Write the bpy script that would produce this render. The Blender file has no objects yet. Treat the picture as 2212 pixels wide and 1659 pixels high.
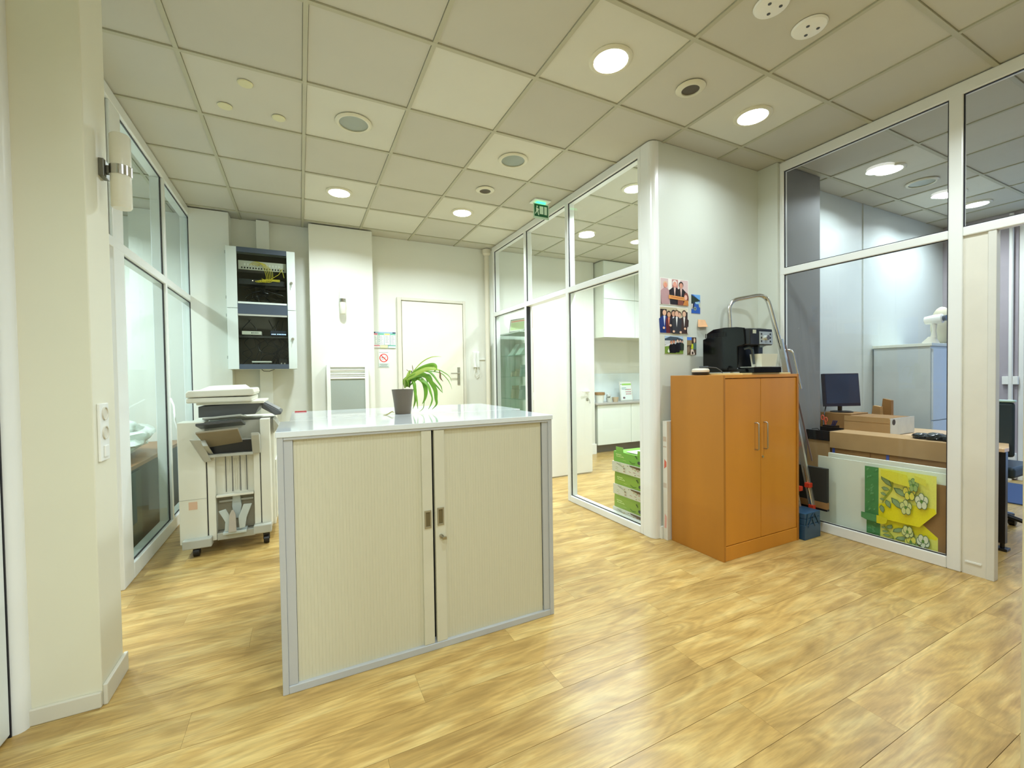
import bpy, bmesh, math, random
from mathutils import Vector, Matrix
random.seed(7)
S = bpy.context.scene
COL = S.collection
R = math.radians
# ------------------------------------------------------------------ camera, world, exposure, lights
cd = bpy.data.cameras.new('camera'); cam = bpy.data.objects.new('camera', cd); COL.objects.link(cam)
cd.sensor_width = 36; cd.lens = 925.4 / 2212 * 36; cd.clip_start = 0.02
cam.matrix_world = Matrix.Translation((0.5395, -2.1811, 1.24)) @ Matrix.Rotation(R(-26.287), 4, 'Z') @ Matrix.Rotation(R(88.872), 4, 'X') @ Matrix.Rotation(R(-0.849), 4, 'Z')
S.camera = cam
w = bpy.data.worlds.new('world'); S.world = w; w.use_nodes = True
bg = w.node_tree.nodes['Background']; bg.inputs[0].default_value = (0.36, 0.58, 1.0, 1); bg.inputs[1].default_value = 1.6
S.view_settings.view_transform = 'Standard'; S.view_settings.look = 'None'
S.view_settings.gamma = 1.0; S.view_settings.use_curve_mapping = False
S.view_settings.exposure = -0.02
S.cycles.transparent_max_bounces = 32
S.cycles.max_bounces = 9; S.cycles.diffuse_bounces = 5
LIGHT_TINT = (0.86, 1.0, 1.08)
HC = 2.96            # ceiling height
def disk_light(x, y, power, size=0.19, tint=LIGHT_TINT, z=HC - 0.035):
    l = bpy.data.lights.new('downlight_or_added_lamp', 'AREA'); l.shape = 'DISK'; l.size = size; l.energy = power; l.color = tint; l.spread = R(152)
    o = bpy.data.objects.new('downlight_or_added_lamp', l); o.location = (x, y, z); COL.objects.link(o)
for (x, y, pw) in [(2.1, -.3, 19), (3.3, -.3, 8), (.9, 2.1, 31), (2.1, 2.1, 29), (3.3, -1.5, 19),
                   (3.35, .9, 26), (3.7, 2.1, 26), (4.5, 2.1, 26), (5.1, 1.2, 20),
                   (5.1, -.3, 13), (6.3, -.3, 14), (6.9, -.3, 12), (5.1, -2.1, 20),
                   (-1.6, 2.6, 44), (-1.6, 1.2, 40), (-1.5, -.3, 20),
                   (.9, -1.5, 15), (.3, -3.0, 42), (2.1, -3.0, 36)]:  # this row: unseen lamps added overhead and behind the camera, without fittings
    disk_light(x, y, pw)

# ------------------------------------------------------------------ helpers
def lin(c):
    c = c / 255.0
    return c / 12.92 if c <= 0.04045 else ((c + 0.055) / 1.055) ** 2.4
def rgb(*c): return tuple(lin(v) for v in c) + (1.0,)
MATS = {}
def mk(name, c, rough=0.5, metal=0.0, var=0.04, scale=6.0, bump=0.0, spec=0.5, emit=None, es=0.0, alpha=None, objvar=0.0, stretch=(1, 1, 1), coat=0.0, c2=None):
    if name in MATS: return MATS[name]
    m = bpy.data.materials.new(name); m.use_nodes = True; MATS[name] = m
    nt = m.node_tree; N = nt.nodes; L = nt.links; b = N['Principled BSDF']
    b.inputs['Roughness'].default_value = rough; b.inputs['Metallic'].default_value = metal
    b.inputs['Specular IOR Level'].default_value = spec; b.inputs['Coat Weight'].default_value = coat
    tc = N.new('ShaderNodeTexCoord'); mp = N.new('ShaderNodeMapping'); mp.inputs['Scale'].default_value = stretch
    L.new(tc.outputs['Object'], mp.inputs[0])
    no = N.new('ShaderNodeTexNoise'); no.inputs['Scale'].default_value = scale; no.inputs['Detail'].default_value = 4
    L.new(mp.outputs[0], no.inputs['Vector'])
    mr = N.new('ShaderNodeMapRange'); mr.inputs['From Min'].default_value = .25; mr.inputs['From Max'].default_value = .75
    mr.inputs['To Min'].default_value = 0 if c2 else 1 - var; mr.inputs['To Max'].default_value = 1 if c2 else 1 + var
    L.new(no.outputs['Fac'], mr.inputs[0])
    if c2:
        mx = N.new('ShaderNodeMix'); mx.data_type = 'RGBA'; mx.inputs[6].default_value = rgb(*c); mx.inputs[7].default_value = rgb(*c2)
        L.new(mr.outputs[0], mx.inputs[0]); out = mx.outputs[2]
    else:
        hs = N.new('ShaderNodeHueSaturation'); hs.inputs['Color'].default_value = rgb(*c)
        v = mr.outputs[0]
        if objvar:
            oi = N.new('ShaderNodeObjectInfo'); m2 = N.new('ShaderNodeMapRange'); m2.inputs['To Min'].default_value = 1 - objvar; m2.inputs['To Max'].default_value = 1 + objvar
            L.new(oi.outputs['Random'], m2.inputs[0]); mm = N.new('ShaderNodeMath'); mm.operation = 'MULTIPLY'
            L.new(v, mm.inputs[0]); L.new(m2.outputs[0], mm.inputs[1]); v = mm.outputs[0]
        L.new(v, hs.inputs['Value']); out = hs.outputs[0]
    L.new(out, b.inputs['Base Color'])
    if bump:
        bp = N.new('ShaderNodeBump'); bp.inputs['Strength'].default_value = bump; bp.inputs['Distance'].default_value = 0.002
        L.new(no.outputs['Fac'], bp.inputs['Height']); L.new(bp.outputs[0], b.inputs['Normal'])
    if emit:
        b.inputs['Emission Color'].default_value = emit; b.inputs['Emission Strength'].default_value = es
    if alpha is not None:
        b.inputs['Alpha'].default_value = alpha
    return m
def glass(name, tint=(.93, .97, .95), ior=1.5, boost=1.0):
    m = bpy.data.materials.new(name); m.use_nodes = True; nt = m.node_tree; N = nt.nodes; L = nt.links
    N.clear(); out = N.new('ShaderNodeOutputMaterial'); tr = N.new('ShaderNodeBsdfTransparent'); gl = N.new('ShaderNodeBsdfGlossy')
    gl.inputs['Roughness'].default_value = 0.0; mix = N.new('ShaderNodeMixShader'); fr = N.new('ShaderNodeFresnel'); fr.inputs['IOR'].default_value = ior
    no = N.new('ShaderNodeTexNoise'); no.inputs['Scale'].default_value = 1.5
    mr = N.new('ShaderNodeMapRange'); mr.inputs['To Min'].default_value = .985; mr.inputs['To Max'].default_value = 1.0
    L.new(no.outputs['Fac'], mr.inputs[0])
    vm = N.new('ShaderNodeVectorMath'); vm.operation = 'SCALE'; vm.inputs[0].default_value = tint; L.new(mr.outputs[0], vm.inputs['Scale'])
    L.new(vm.outputs[0], tr.inputs['Color'])
    ge = N.new('ShaderNodeNewGeometry'); sub = N.new('ShaderNodeMath'); sub.operation = 'SUBTRACT'; sub.inputs[0].default_value = 1.0
    L.new(ge.outputs['Backfacing'], sub.inputs[1]); mu = N.new('ShaderNodeMath'); mu.operation = 'MULTIPLY'
    L.new(fr.outputs[0], mu.inputs[0]); L.new(sub.outputs[0], mu.inputs[1])
    m3 = N.new('ShaderNodeMath'); m3.operation = 'MULTIPLY'; m3.inputs[1].default_value = boost; m3.use_clamp = True; L.new(mu.outputs[0], m3.inputs[0])
    L.new(m3.outputs[0], mix.inputs[0]); L.new(tr.outputs[0], mix.inputs[1]); L.new(gl.outputs[0], mix.inputs[2])
    L.new(mix.outputs[0], out.inputs[0]); MATS[name] = m
    return m
def attr_mat(name, rough=0.35):
    m = bpy.data.materials.new(name); m.use_nodes = True; N = m.node_tree.nodes; L = m.node_tree.links; b = N['Principled BSDF']
    a = N.new('ShaderNodeAttribute'); a.attribute_name = 'ink'; no = N.new('ShaderNodeTexNoise'); no.inputs['Scale'].default_value = 60
    hs = N.new('ShaderNodeHueSaturation'); mr = N.new('ShaderNodeMapRange'); mr.inputs['To Min'].default_value = .92; mr.inputs['To Max'].default_value = 1.08
    L.new(no.outputs['Fac'], mr.inputs[0]); L.new(mr.outputs[0], hs.inputs['Value']); L.new(a.outputs['Color'], hs.inputs['Color']); L.new(hs.outputs[0], b.inputs['Base Color'])
    b.inputs['Roughness'].default_value = rough
    return m
INK = attr_mat('printed_ink')

WL = {}
def wloc(o): return WL.get(o.name, Vector((0, 0, 0))) if o is not None else Vector((0, 0, 0))
def tagit(o, label=None, cat=None, group=None, kind=None):
    if label: o['label'] = label
    if cat: o['category'] = cat
    if group: o['group'] = group
    if kind: o['kind'] = kind
    return o
def thing(name, label, cat, loc, group=None, kind=None, rotz=0):
    o = bpy.data.objects.new(name, None); COL.objects.link(o); o.location = loc; o.empty_display_size = .1
    o.rotation_euler = (0, 0, rotz)
    WL[o.name] = Vector(loc) if not rotz else Vector((0, 0, 0)); o['_rot'] = 0
    del o['_rot']
    return tagit(o, label, cat, group, kind)
class MB:
    def __init__(s): s.bm = bmesh.new(); s.inks = {}
    def box(s, x0, x1, y0, y1, z0, z1, M=None):
        vs = [s.bm.verts.new((x, y, z)) for x in (x0, x1) for y in (y0, y1) for z in (z0, z1)]
        if M is not None:
            for v in vs: v.co = M @ v.co
        for f in ((0, 1, 3, 2), (4, 6, 7, 5), (0, 4, 5, 1), (2, 3, 7, 6), (0, 2, 6, 4), (1, 5, 7, 3)):
            s.bm.faces.new([vs[i] for i in f])
        return s
    def prism(s, pts, d):               # planar polygon extruded by vector d
        d = Vector(d); a = [s.bm.verts.new(Vector(p)) for p in pts]; b = [s.bm.verts.new(Vector(p) + d) for p in pts]; n = len(pts)
        s.bm.faces.new(a[::-1]); s.bm.faces.new(b)
        for i in range(n): s.bm.faces.new((a[i], a[(i + 1) % n], b[(i + 1) % n], b[i]))
        return s
    def poly(s, pts): s.bm.faces.new([s.bm.verts.new(Vector(p)) for p in pts]); return s
    def cyl(s, p0, p1, r, seg=20, r1=None):
        return s.lathe([(r, 0), (r if r1 is None else r1, 1)], seg, p0, p1, True)
    def lathe(s, prof, seg=24, p0=(0, 0, 0), p1=(0, 0, 1), cap=True):
        p0 = Vector(p0); p1 = Vector(p1); ax = p1 - p0; q = ax.to_track_quat('Z', 'Y'); ln = ax.length
        rings = []
        for (r, t) in prof:
            rings.append([s.bm.verts.new(p0 + q @ Vector((r * math.cos(2 * math.pi * i / seg), r * math.sin(2 * math.pi * i / seg), t * ln))) for i in range(seg)])
        for a, b in zip(rings, rings[1:]):
            for i in range(seg): s.bm.faces.new((a[i], a[(i + 1) % seg], b[(i + 1) % seg], b[i]))
        if cap: s.bm.faces.new(rings[0][::-1]); s.bm.faces.new(rings[-1])
        return s
    def tube(s, pts, r, seg=10, cap=True):
        pts = [Vector(p) for p in pts]; rings = []; up = Vector((0.13, 0.21, 1)).normalized()
        rr = r if isinstance(r, (list, tuple)) else [r] * len(pts)
        for i, p in enumerate(pts):
            t = (pts[min(i + 1, len(pts) - 1)] - pts[max(i - 1, 0)]).normalized()
            a = t.cross(up)
            if a.length < 1e-3: a = t.cross(Vector((1, 0, 0)))
            a.normalize(); b = a.cross(t).normalized(); up = b
            rings.append([s.bm.verts.new(p + (a * math.cos(2 * math.pi * k / seg) + b * math.sin(2 * math.pi * k / seg)) * rr[i]) for k in range(seg)])
        for a, b in zip(rings, rings[1:]):
            for i in range(seg): s.bm.faces.new((a[i], a[(i + 1) % seg], b[(i + 1) % seg], b[i]))
        if cap: s.bm.faces.new(rings[0][::-1]); s.bm.faces.new(rings[-1])
        return s
    def build(s, name, mat, parent=None, bevel=0.0, smooth=False, origin=None, local=False, seg=2, **tg):
        bm = s.bm
        bmesh.ops.recalc_face_normals(bm, faces=bm.faces[:])
        if parent is not None and not local: off = wloc(parent)
        elif parent is None:
            if origin is None:
                xs = [v.co.x for v in bm.verts]; ys = [v.co.y for v in bm.verts]; zs = [v.co.z for v in bm.verts]
                origin = Vector(((min(xs) + max(xs)) / 2, (min(ys) + max(ys)) / 2, min(zs)))
            off = Vector(origin)
        else: off = Vector((0, 0, 0))
        for v in bm.verts: v.co -= off
        me = bpy.data.meshes.new(name); bm.to_mesh(me); bm.free()
        o = bpy.data.objects.new(name, me); COL.objects.link(o); me.materials.append(mat)
        if parent is not None:
            o.parent = parent; WL[o.name] = wloc(parent)
        else: o.location = off; WL[o.name] = off
        if smooth:
            for f in me.polygons: f.use_smooth = True
            me.set_sharp_from_angle(angle=R(40))
        if bevel:
            b = o.modifiers.new('bevel', 'BEVEL'); b.width = bevel; b.segments = seg; b.limit_method = 'ANGLE'; b.angle_limit = R(40)
            b.harden_normals = False
        tagit(o, **{k: v for k, v in tg.items()})
        return o
def bx(name, mat, x0, x1, y0, y1, z0, z1, parent=None, bevel=0.0, **k): return MB().box(x0, x1, y0, y1, z0, z1).build(name, mat, parent, bevel, **k)
class Print:
    """flat print: coloured shapes laid over a rectangle O + u*U + v*V, each layer a hair proud of the last"""
    def __init__(s, O, U, V, n, step=0.00025):
        s.O = Vector(O); s.U = Vector(U); s.V = Vector(V); s.n = Vector(n).normalized(); s.k = 1; s.st = step; s.bm = bmesh.new(); s.cl = s.bm.loops.layers.float_color.new('ink')
    def P(s, pts, c):
        if isinstance(c[0], (int, float)) and max(c) > 1.001 or True: c = rgb(*c)
        vs = [s.bm.verts.new(s.O + s.U * u + s.V * v + s.n * (s.k * s.st)) for u, v in pts]
        f = s.bm.faces.new(vs); f.normal_update()
        if f.normal.dot(s.n) < 0: f.normal_flip()
        for l in f.loops: l[s.cl] = c
        s.k += 1; return s
    def r(s, u0, v0, u1, v1, c): return s.P([(u0, v0), (u1, v0), (u1, v1), (u0, v1)], c)
    def e(s, u, v, a, b, c, n=16, rot=0):
        return s.P([(u + a * math.cos(t) * math.cos(rot) - b * math.sin(t) * math.sin(rot), v + a * math.cos(t) * math.sin(rot) + b * math.sin(t) * math.cos(rot)) for t in [2 * math.pi * i / n for i in range(n)]], c)
    def build(s, name, parent, **tg):
        off = wloc(parent)
        for v in s.bm.verts: v.co -= off
        me = bpy.data.meshes.new(name); s.bm.to_mesh(me); s.bm.free(); o = bpy.data.objects.new(name, me); COL.objects.link(o)
        me.materials.append(INK); o.parent = parent; WL[o.name] = off; tagit(o, **tg)
        return o
def arc(c, r, a0, a1, n, plane='xy', z=0):
    out = []
    for i in range(n + 1):
        a = a0 + (a1 - a0) * i / n; out.append((c[0] + r * math.cos(a), c[1] + r * math.sin(a)))
    return out
def linkcopy(o, parent=None, loc=None):
    c = o.copy(); COL.objects.link(c)
    if parent is not None: c.parent = parent
    if loc is not None: c.location = loc
    return c
def copy_tree(o, parent=None):
    c = linkcopy(o, parent)
    for ch in list(o.children): copy_tree(ch, c)
    return c

# ------------------------------------------------------------------ materials
WALL = mk('painted_wall', (226, 226, 214), .55, var=.015, scale=2.5, bump=.05)
WALLW = mk('warm_painted_wall', (226, 220, 200), .6, var=.02, scale=2.5, bump=.05)
ALU = mk('white_lacquered_aluminium', (232, 233, 228), .28, var=.01)
TILE = mk('ceiling_tile', (196, 193, 178), .9, var=.02, scale=3, objvar=.055)
TILEW = mk('new_ceiling_tile', (212, 210, 194), .9, var=.02, scale=3, objvar=.02)
GRID = mk('grid_bar_paint', (180, 177, 152), .5, var=.02)
GASK = mk('black_rubber', (28, 26, 32), .5, var=.05)
GL = glass('clear_glass', (.985, .995, .99), 1.45, 1.0)
GLG = glass('greenish_glass', (.93, .98, .96), 1.5, .5)
WHITE = mk('white_plastic', (236, 236, 228), .35, var=.01)
CREAM = mk('cream_plastic', (214, 209, 192), .45, var=.02)
LGREY = mk('light_grey_plastic', (172, 170, 160), .45, var=.03)
DGREY = mk('dark_grey_plastic', (70, 72, 74), .4, var=.04)
BLACK = mk('black_plastic', (20, 20, 22), .3, var=.06)
GLOSSB = mk('gloss_black_plastic', (10, 11, 12), .12, var=.05, spec=.3)
CHROME = mk('chrome', (215, 215, 212), .16, 1.0, var=.02)
STEEL = mk('brushed_steel', (178, 174, 160), .35, 1.0, var=.04, scale=30, stretch=(1, 1, 8))
CARD = mk('cardboard', (180, 145, 98), .8, var=.07, scale=8)
CARD2 = mk('dark_cardboard', (150, 112, 66), .8, var=.06, scale=8)
LENS = mk('lit_lamp_lens', (255, 255, 250), .4, emit=(1, 1, .96, 1), es=14)
def wood_floor():
    m = bpy.data.materials.new('oak_laminate'); m.use_nodes = True; N = m.node_tree.nodes; L = m.node_tree.links; b = N['Principled BSDF']
    tc = N.new('ShaderNodeTexCoord'); oi = N.new('ShaderNodeObjectInfo')
    sc = N.new('ShaderNodeVectorMath'); sc.operation = 'SCALE'; cm = N.new('ShaderNodeCombineXYZ')
    for i in range(3): L.new(oi.outputs['Random'], cm.inputs[i])
    cm2 = N.new('ShaderNodeVectorMath'); cm2.operation = 'MULTIPLY'; cm2.inputs[1].default_value = (37, 53, 71); L.new(cm.outputs[0], cm2.inputs[0])
    ad = N.new('ShaderNodeVectorMath'); ad.operation = 'ADD'; L.new(tc.outputs['Object'], ad.inputs[0]); L.new(cm2.outputs[0], ad.inputs[1])
    def noise(scale, st, det=4, dist=0):
        mp = N.new('ShaderNodeMapping'); mp.inputs['Scale'].default_value = st; L.new(ad.outputs[0], mp.inputs[0])
        n = N.new('ShaderNodeTexNoise'); n.inputs['Scale'].default_value = scale; n.inputs['Detail'].default_value = det; n.inputs['Distortion'].default_value = dist; L.new(mp.outputs[0], n.inputs['Vector']); return n
    big = noise(2.0, (1.6, 7, 1), 8, .6)
    fine = noise(9, (1.6, 20, 1), 8, .5)
    # cathedral grain: rings of a stretched distance field
    mp = N.new('ShaderNodeMapping'); mp.inputs['Scale'].default_value = (1.0, 6.5, 1); L.new(ad.outputs[0], mp.inputs[0])
    wv = N.new('ShaderNodeTexNoise'); wv.inputs['Scale'].default_value = 1.1; wv.inputs['Detail'].default_value = 1.5; wv.inputs['Distortion'].default_value = .5; L.new(mp.outputs[0], wv.inputs['Vector'])
    mu = N.new('ShaderNodeMath'); mu.operation = 'MULTIPLY'; mu.inputs[1].default_value = 85; L.new(wv.outputs['Fac'], mu.inputs[0])
    si = N.new('ShaderNodeMath'); si.operation = 'SINE'; L.new(mu.outputs[0], si.inputs[0])
    cr = N.new('ShaderNodeValToRGB'); e = cr.color_ramp.elements
    e[0].position = .28; e[0].color = rgb(162, 128, 70); e[1].position = .72; e[1].color = rgb(206, 178, 114)
    x = cr.color_ramp.elements.new(.5); x.color = rgb(186, 152, 88)
    L.new(big.outputs['Fac'], cr.inputs[0])
    # printed sub-boards: two strips a plank, cut at uneven lengths, each with its own tone
    br = N.new('ShaderNodeTexBrick'); br.inputs['Scale'].default_value = 1.0; br.inputs['Brick Width'].default_value = .43; br.inputs['Row Height'].default_value = .089
    br.inputs['Mortar Size'].default_value = 0.0; br.offset = .37; br.inputs['Color1'].default_value = (.0, .0, .0, 1); br.inputs['Color2'].default_value = (1, 1, 1, 1)
    m0 = N.new('ShaderNodeMapping'); m0.inputs['Location'].default_value = (0, .089, 0); L.new(tc.outputs['Object'], m0.inputs[0])
    rx = N.new('ShaderNodeVectorMath'); rx.operation = 'ADD'; cx = N.new('ShaderNodeCombineXYZ'); mq = N.new('ShaderNodeMath'); mq.operation = 'MULTIPLY'; mq.inputs[1].default_value = 50
    L.new(oi.outputs['Random'], mq.inputs[0]); L.new(mq.outputs[0], cx.inputs[0]); L.new(m0.outputs[0], rx.inputs[0]); L.new(cx.outputs[0], rx.inputs[1]); L.new(rx.outputs[0], br.inputs['Vector'])
    hs = N.new('ShaderNodeHueSaturation'); L.new(cr.outputs[0], hs.inputs['Color'])
    a1 = N.new('ShaderNodeMapRange'); a1.inputs['To Min'].default_value = .95; a1.inputs['To Max'].default_value = 1.05; L.new(br.outputs['Color'], a1.inputs[0])
    a2 = N.new('ShaderNodeMapRange'); a2.inputs['From Min'].default_value = .3; a2.inputs['From Max'].default_value = .7; a2.inputs['To Min'].default_value = .86; a2.inputs['To Max'].default_value = 1.1; L.new(fine.outputs['Fac'], a2.inputs[0])
    a3 = N.new('ShaderNodeMapRange'); a3.inputs['From Min'].default_value = -1; a3.inputs['From Max'].default_value = 1; a3.inputs['To Min'].default_value = .88; a3.inputs['To Max'].default_value = 1.05; L.new(si.outputs[0], a3.inputs[0])
    a4 = N.new('ShaderNodeMapRange'); a4.inputs['To Min'].default_value = .92; a4.inputs['To Max'].default_value = 1.06; L.new(oi.outputs['Random'], a4.inputs[0])
    p = None
    for a in (a1, a2, a3, a4):
        if p is None: p = a.outputs[0]; continue
        q = N.new('ShaderNodeMath'); q.operation = 'MULTIPLY'; L.new(p, q.inputs[0]); L.new(a.outputs[0], q.inputs[1]); p = q.outputs[0]
    L.new(p, hs.inputs['Value']); L.new(hs.outputs[0], b.inputs['Base Color'])
    b.inputs['Roughness'].default_value = .3; b.inputs['Specular IOR Level'].default_value = .45
    bp = N.new('ShaderNodeBump'); bp.inputs['Strength'].default_value = .12; bp.inputs['Distance'].default_value = .001; L.new(fine.outputs['Fac'], bp.inputs['Height']); L.new(bp.outputs[0], b.inputs['Normal'])
    return m
OAK = wood_floor()

# ------------------------------------------------------------------ floor: slab and laminate planks
floor = bx('floor', mk('floor_joint', (120, 86, 44), .8), -2.7, 7.7, -4.1, 4.2, -.12, -.006, kind='structure', label='oak laminate floor running through every room')
pw, pl = .178, 1.26
def plank_mesh(x0, x1):
    b = MB(); g = .0012
    b.box(x0 + g * .25, x1 - g * .25, -pw / 2 + g * .6, pw / 2 - g * .6, -.0055, 0)
    bmesh.ops.recalc_face_normals(b.bm, faces=b.bm.faces[:])
    me = bpy.data.meshes.new('plank'); b.bm.to_mesh(me); b.bm.free(); me.materials.append(OAK); return me
full = plank_mesh(-pl / 2, pl / 2)
fl = floor.location
ends = {}
row = 0; y = -.943 - pw * 10
offs = {-3: 1.99, -2: .926, -1: .768, -5: 2.684 - pl, 0: 1.45}
while y < 3.25:
    k = round((y + .943) / pw); cyy = y + pw / 2
    x = offs.get(k - 1, None)
    if x is None: x = (k * .47 % pl)
    while x > -.5: x -= pl
    if cyy < -1.9: xmin, xmax = -.5, 4.6
    elif cyy < .1: xmin, xmax = -.6, 7.6
    else: xmin, xmax = -.9, 5.9 if cyy > .3 else 7.6
    while x < xmax:
        if x + pl > xmin:
            o = bpy.data.objects.new('plank', full); COL.objects.link(o); o.parent = floor; o.location = (x + pl / 2 - fl.x, cyy - fl.y, -fl.z)
        x += pl
    y += pw
# ------------------------------------------------------------------ ceiling: slab, tiles, grid bars
ceil_ = bx('ceiling', mk('ceiling_slab', (190, 188, 165), .9), -2.7, 7.7, -4.1, 4.2, HC + .012, HC + .1, kind='structure', label='suspended ceiling of square mineral tiles in a metal grid')
cl = ceil_.location
def tile_mesh(nm, mat):
    b = MB(); h = .2865; b.box(-h, h, -h, h, .003, .011); bmesh.ops.recalc_face_normals(b.bm, faces=b.bm.faces[:])
    me = bpy.data.meshes.new(nm); b.bm.to_mesh(me); b.bm.free(); me.materials.append(mat); return me
tm = tile_mesh('ceiling_tile', TILE); tw = tile_mesh('ceiling_tile_new', TILEW)
news = {(.9, .9), (.9, 2.1), (2.1, 2.1), (2.1, .9), (2.1, -.3), (3.3, -.3), (.9, 2.7), (1.5, 2.7), (2.7, 2.7), (2.7, 2.1), (1.5, .3), (.3, -.3), (5.1, -.3), (6.3, -.3)}
for i in range(-2, 13):
    for j in range(-5, 6):
        cx, cy = round(.6 * i + .3, 2), round(.6 * j + .3, 2)
        if cy < -1.6 and cx < .2 or cx > 7.6: continue
        if cx > 5.5 and cy > .4: continue
        o = bpy.data.objects.new('ceiling_tile', tw if (cx, cy) in news else tm); COL.objects.link(o); o.parent = ceil_
        o.location = (cx - cl.x, cy - cl.y, HC - cl.z)
gb = MB().box(-5.2, 5.2, -.0115, .0115, 0, .015); gb.bm.verts.ensure_lookup_table()
for k, j in enumerate(range(-5, 7)):
    MB().box(-2.7, 7.7, .6 * j - .0115, .6 * j + .0115, HC - .005, HC + .011).build('grid_bar', GRID, ceil_)
gb.bm.free()
for i in range(-2, 13):
    MB().box(.6 * i - .0115, .6 * i + .0115, -3.0, 3.6, HC - .0045, HC + .0105).build('grid_bar', GRID, ceil_)

# ------------------------------------------------------------------ walls
b = MB(); b.box(-.42, 2.98, 3.25, 3.4, 0, HC); b.box(-.42, -.085, 3.05, 3.25, 0, HC - .01); b.box(.655, 1.325, 3.05, 3.25, 0, HC - .015)
b.box(2.98, 4.63, 3.21, 3.4, 0, HC)
b.build('wall_back', WALL, kind='structure', label='white back wall with projecting chimney breast and pilaster')
bx('trim_1', WALL, .15, .27, 3.17, 3.25, 0, HC - .01, kind='structure', label='white boxed vertical duct behind network cabinet')
MB().cyl((2.84, 3.2, 0), (2.84, 3.2, HC), .032, 20).build('trim_2', WALLW, smooth=True, kind='structure', label='white vertical pipe in far corner beside glass partition')
MB().lathe([(.034, 0), (.055, .3), (.055, 1)], 20, (2.84, 3.2, HC - .09), (2.84, 3.2, HC - .01)).build('trim_3', WALLW, smooth=True, kind='structure')
b = MB(); b.box(2.93, 4.14, .2, .31, 0, HC); b.box(4.095, 4.14, .03, .2, 0, HC); b.build('wall_photos', mk('satin_white_wall', (208, 212, 200), .35, var=.01), kind='structure', label='short white wall carrying pinned photographs behind orange cabinet')
b = MB(); b.box(2.94, 3.0, .186, .2, 0, .09); b.box(3.01, 4.09, .186, .2, 0, .09); b.build('baseboard_photos', WHITE, kind='structure')
# rounded aluminium corner column
pts = [(2.88, .31), (2.93, .31), (2.955, .31), (2.955, .2), (2.945, .197)] + arc((2.925, .243), .045, R(-90), R(-180), 6) + [(2.88, .26)]
MB().prism([(x, y, 0) for x, y in pts], (0, 0, HC - .005)).build('trim_4', ALU, bevel=.003, kind='structure', label='rounded white aluminium corner post')
# kitchen shell
bx('wall_kitchen_back', WALL, 4.63, 6.3, 3.565, 3.7, 0, HC, kind='structure'); bx('wall_kitchen_right', WALL, 6.2, 6.3, .32, 3.56, 0, HC, kind='structure')
b = MB(); b.box(4.27, 4.65, 3.196, 3.21, 0, .16); b.build('baseboard_kitchen', WHITE, kind='structure', bevel=.003)
# right room shell
GW = mk('pale_grey_wall', (204, 210, 206), .4, var=.015)
b = MB(); b.box(4.14, 7.7, .2, .31, 0, HC); b.build('wall_office', GW, kind='structure')
bx('trim_5', mk('shaded_pillar_grey', (128, 127, 124), .6), 4.175, 4.7, .03, .199, 0, HC - .005, kind='structure', label='pillar with painted-in grey shade just behind office glass partition')  # the shade on this pillar is put into its grey colour
for k, (xx) in enumerate((4.98, 5.78)):
    bx('trim_%d' % (6 + k), GW, xx, xx + .012, .19, .2, 0, HC, kind='structure')
b = MB(); b.box(7.62, 7.7, -.42, .2, 0, HC); b.box(7.62, 7.7, -2.5, -.42, 2.86, HC); b.box(7.62, 7.7, -3.4, -2.5, 0, HC); b.box(7.62, 7.7, -1.5, -1.4, 0, HC); b.box(4.17, 7.62, -3.4, -3.3, 0, HC)
b.build('wall_window', mk('mauve_grey_wall', (168, 160, 165), .6), kind='structure')
b = MB(); b.box(1.575, 4.17, -1.99, -1.945, 0, HC); b.box(4.12, 4.17, -3.3, -2.2, 0, HC); b.build('wall_front', mk('beige_jamb', (168, 154, 118), .6), kind='structure', label='beige doorway wall at right edge')
bx('trim_8', mk('beige_jamb_light', (196, 184, 146), .5), 1.55, 1.575, -1.995, -1.935, 0, HC, bevel=.004, kind='structure')
# vestibule behind the camera
b = MB(); b.box(-2.7, 4.2, -4.1, -4.0, 0, HC); b.box(4.1, 4.2, -4.0, -3.4, 0, HC); b.box(-.52, -.43, -4.0, -1.1, 0, HC); b.build('wall_vestibule', WALLW, kind='structure')
# left room shell
b = MB(); b.box(-2.7, -.42, 3.6, 3.7, 0, HC); b.box(-2.7, -2.6, -1.2, 3.6, 0, .95); b.box(-2.7, -2.6, -1.2, 3.6, 2.35, HC); b.box(-2.7, -2.6, -1.2, .2, .95, 2.35); b.box(-2.7, -2.6, 2.9, 3.6, .95, 2.35); b.box(-2.7, -2.6, 1.5, 1.6, .95, 2.35)
b.box(-2.6, -.52, -1.2, -1.1, 0, HC); b.build('wall_left_room', WALL, kind='structure')
bx('trim_9', WALL, -.95, -.52, 3.3, 3.6, 0, HC, kind='structure')
# left pillar
bx('wall_pillar', mk('pillar_paint', (226, 222, 200), .5, var=.02, scale=2, bump=.06), -.41, -.165, -.03, .185, 0, HC, kind='structure', label='cream pillar with wall lamp and sockets at left edge', bevel=.004)
b = MB(); b.box(-.40, -.165, -.044, -.03, 0, .06); b.box(-.165, -.150, -.03, .195, 0, .08); b.build('baseboard_pillar', CREAM, kind='structure', bevel=.004)

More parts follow.
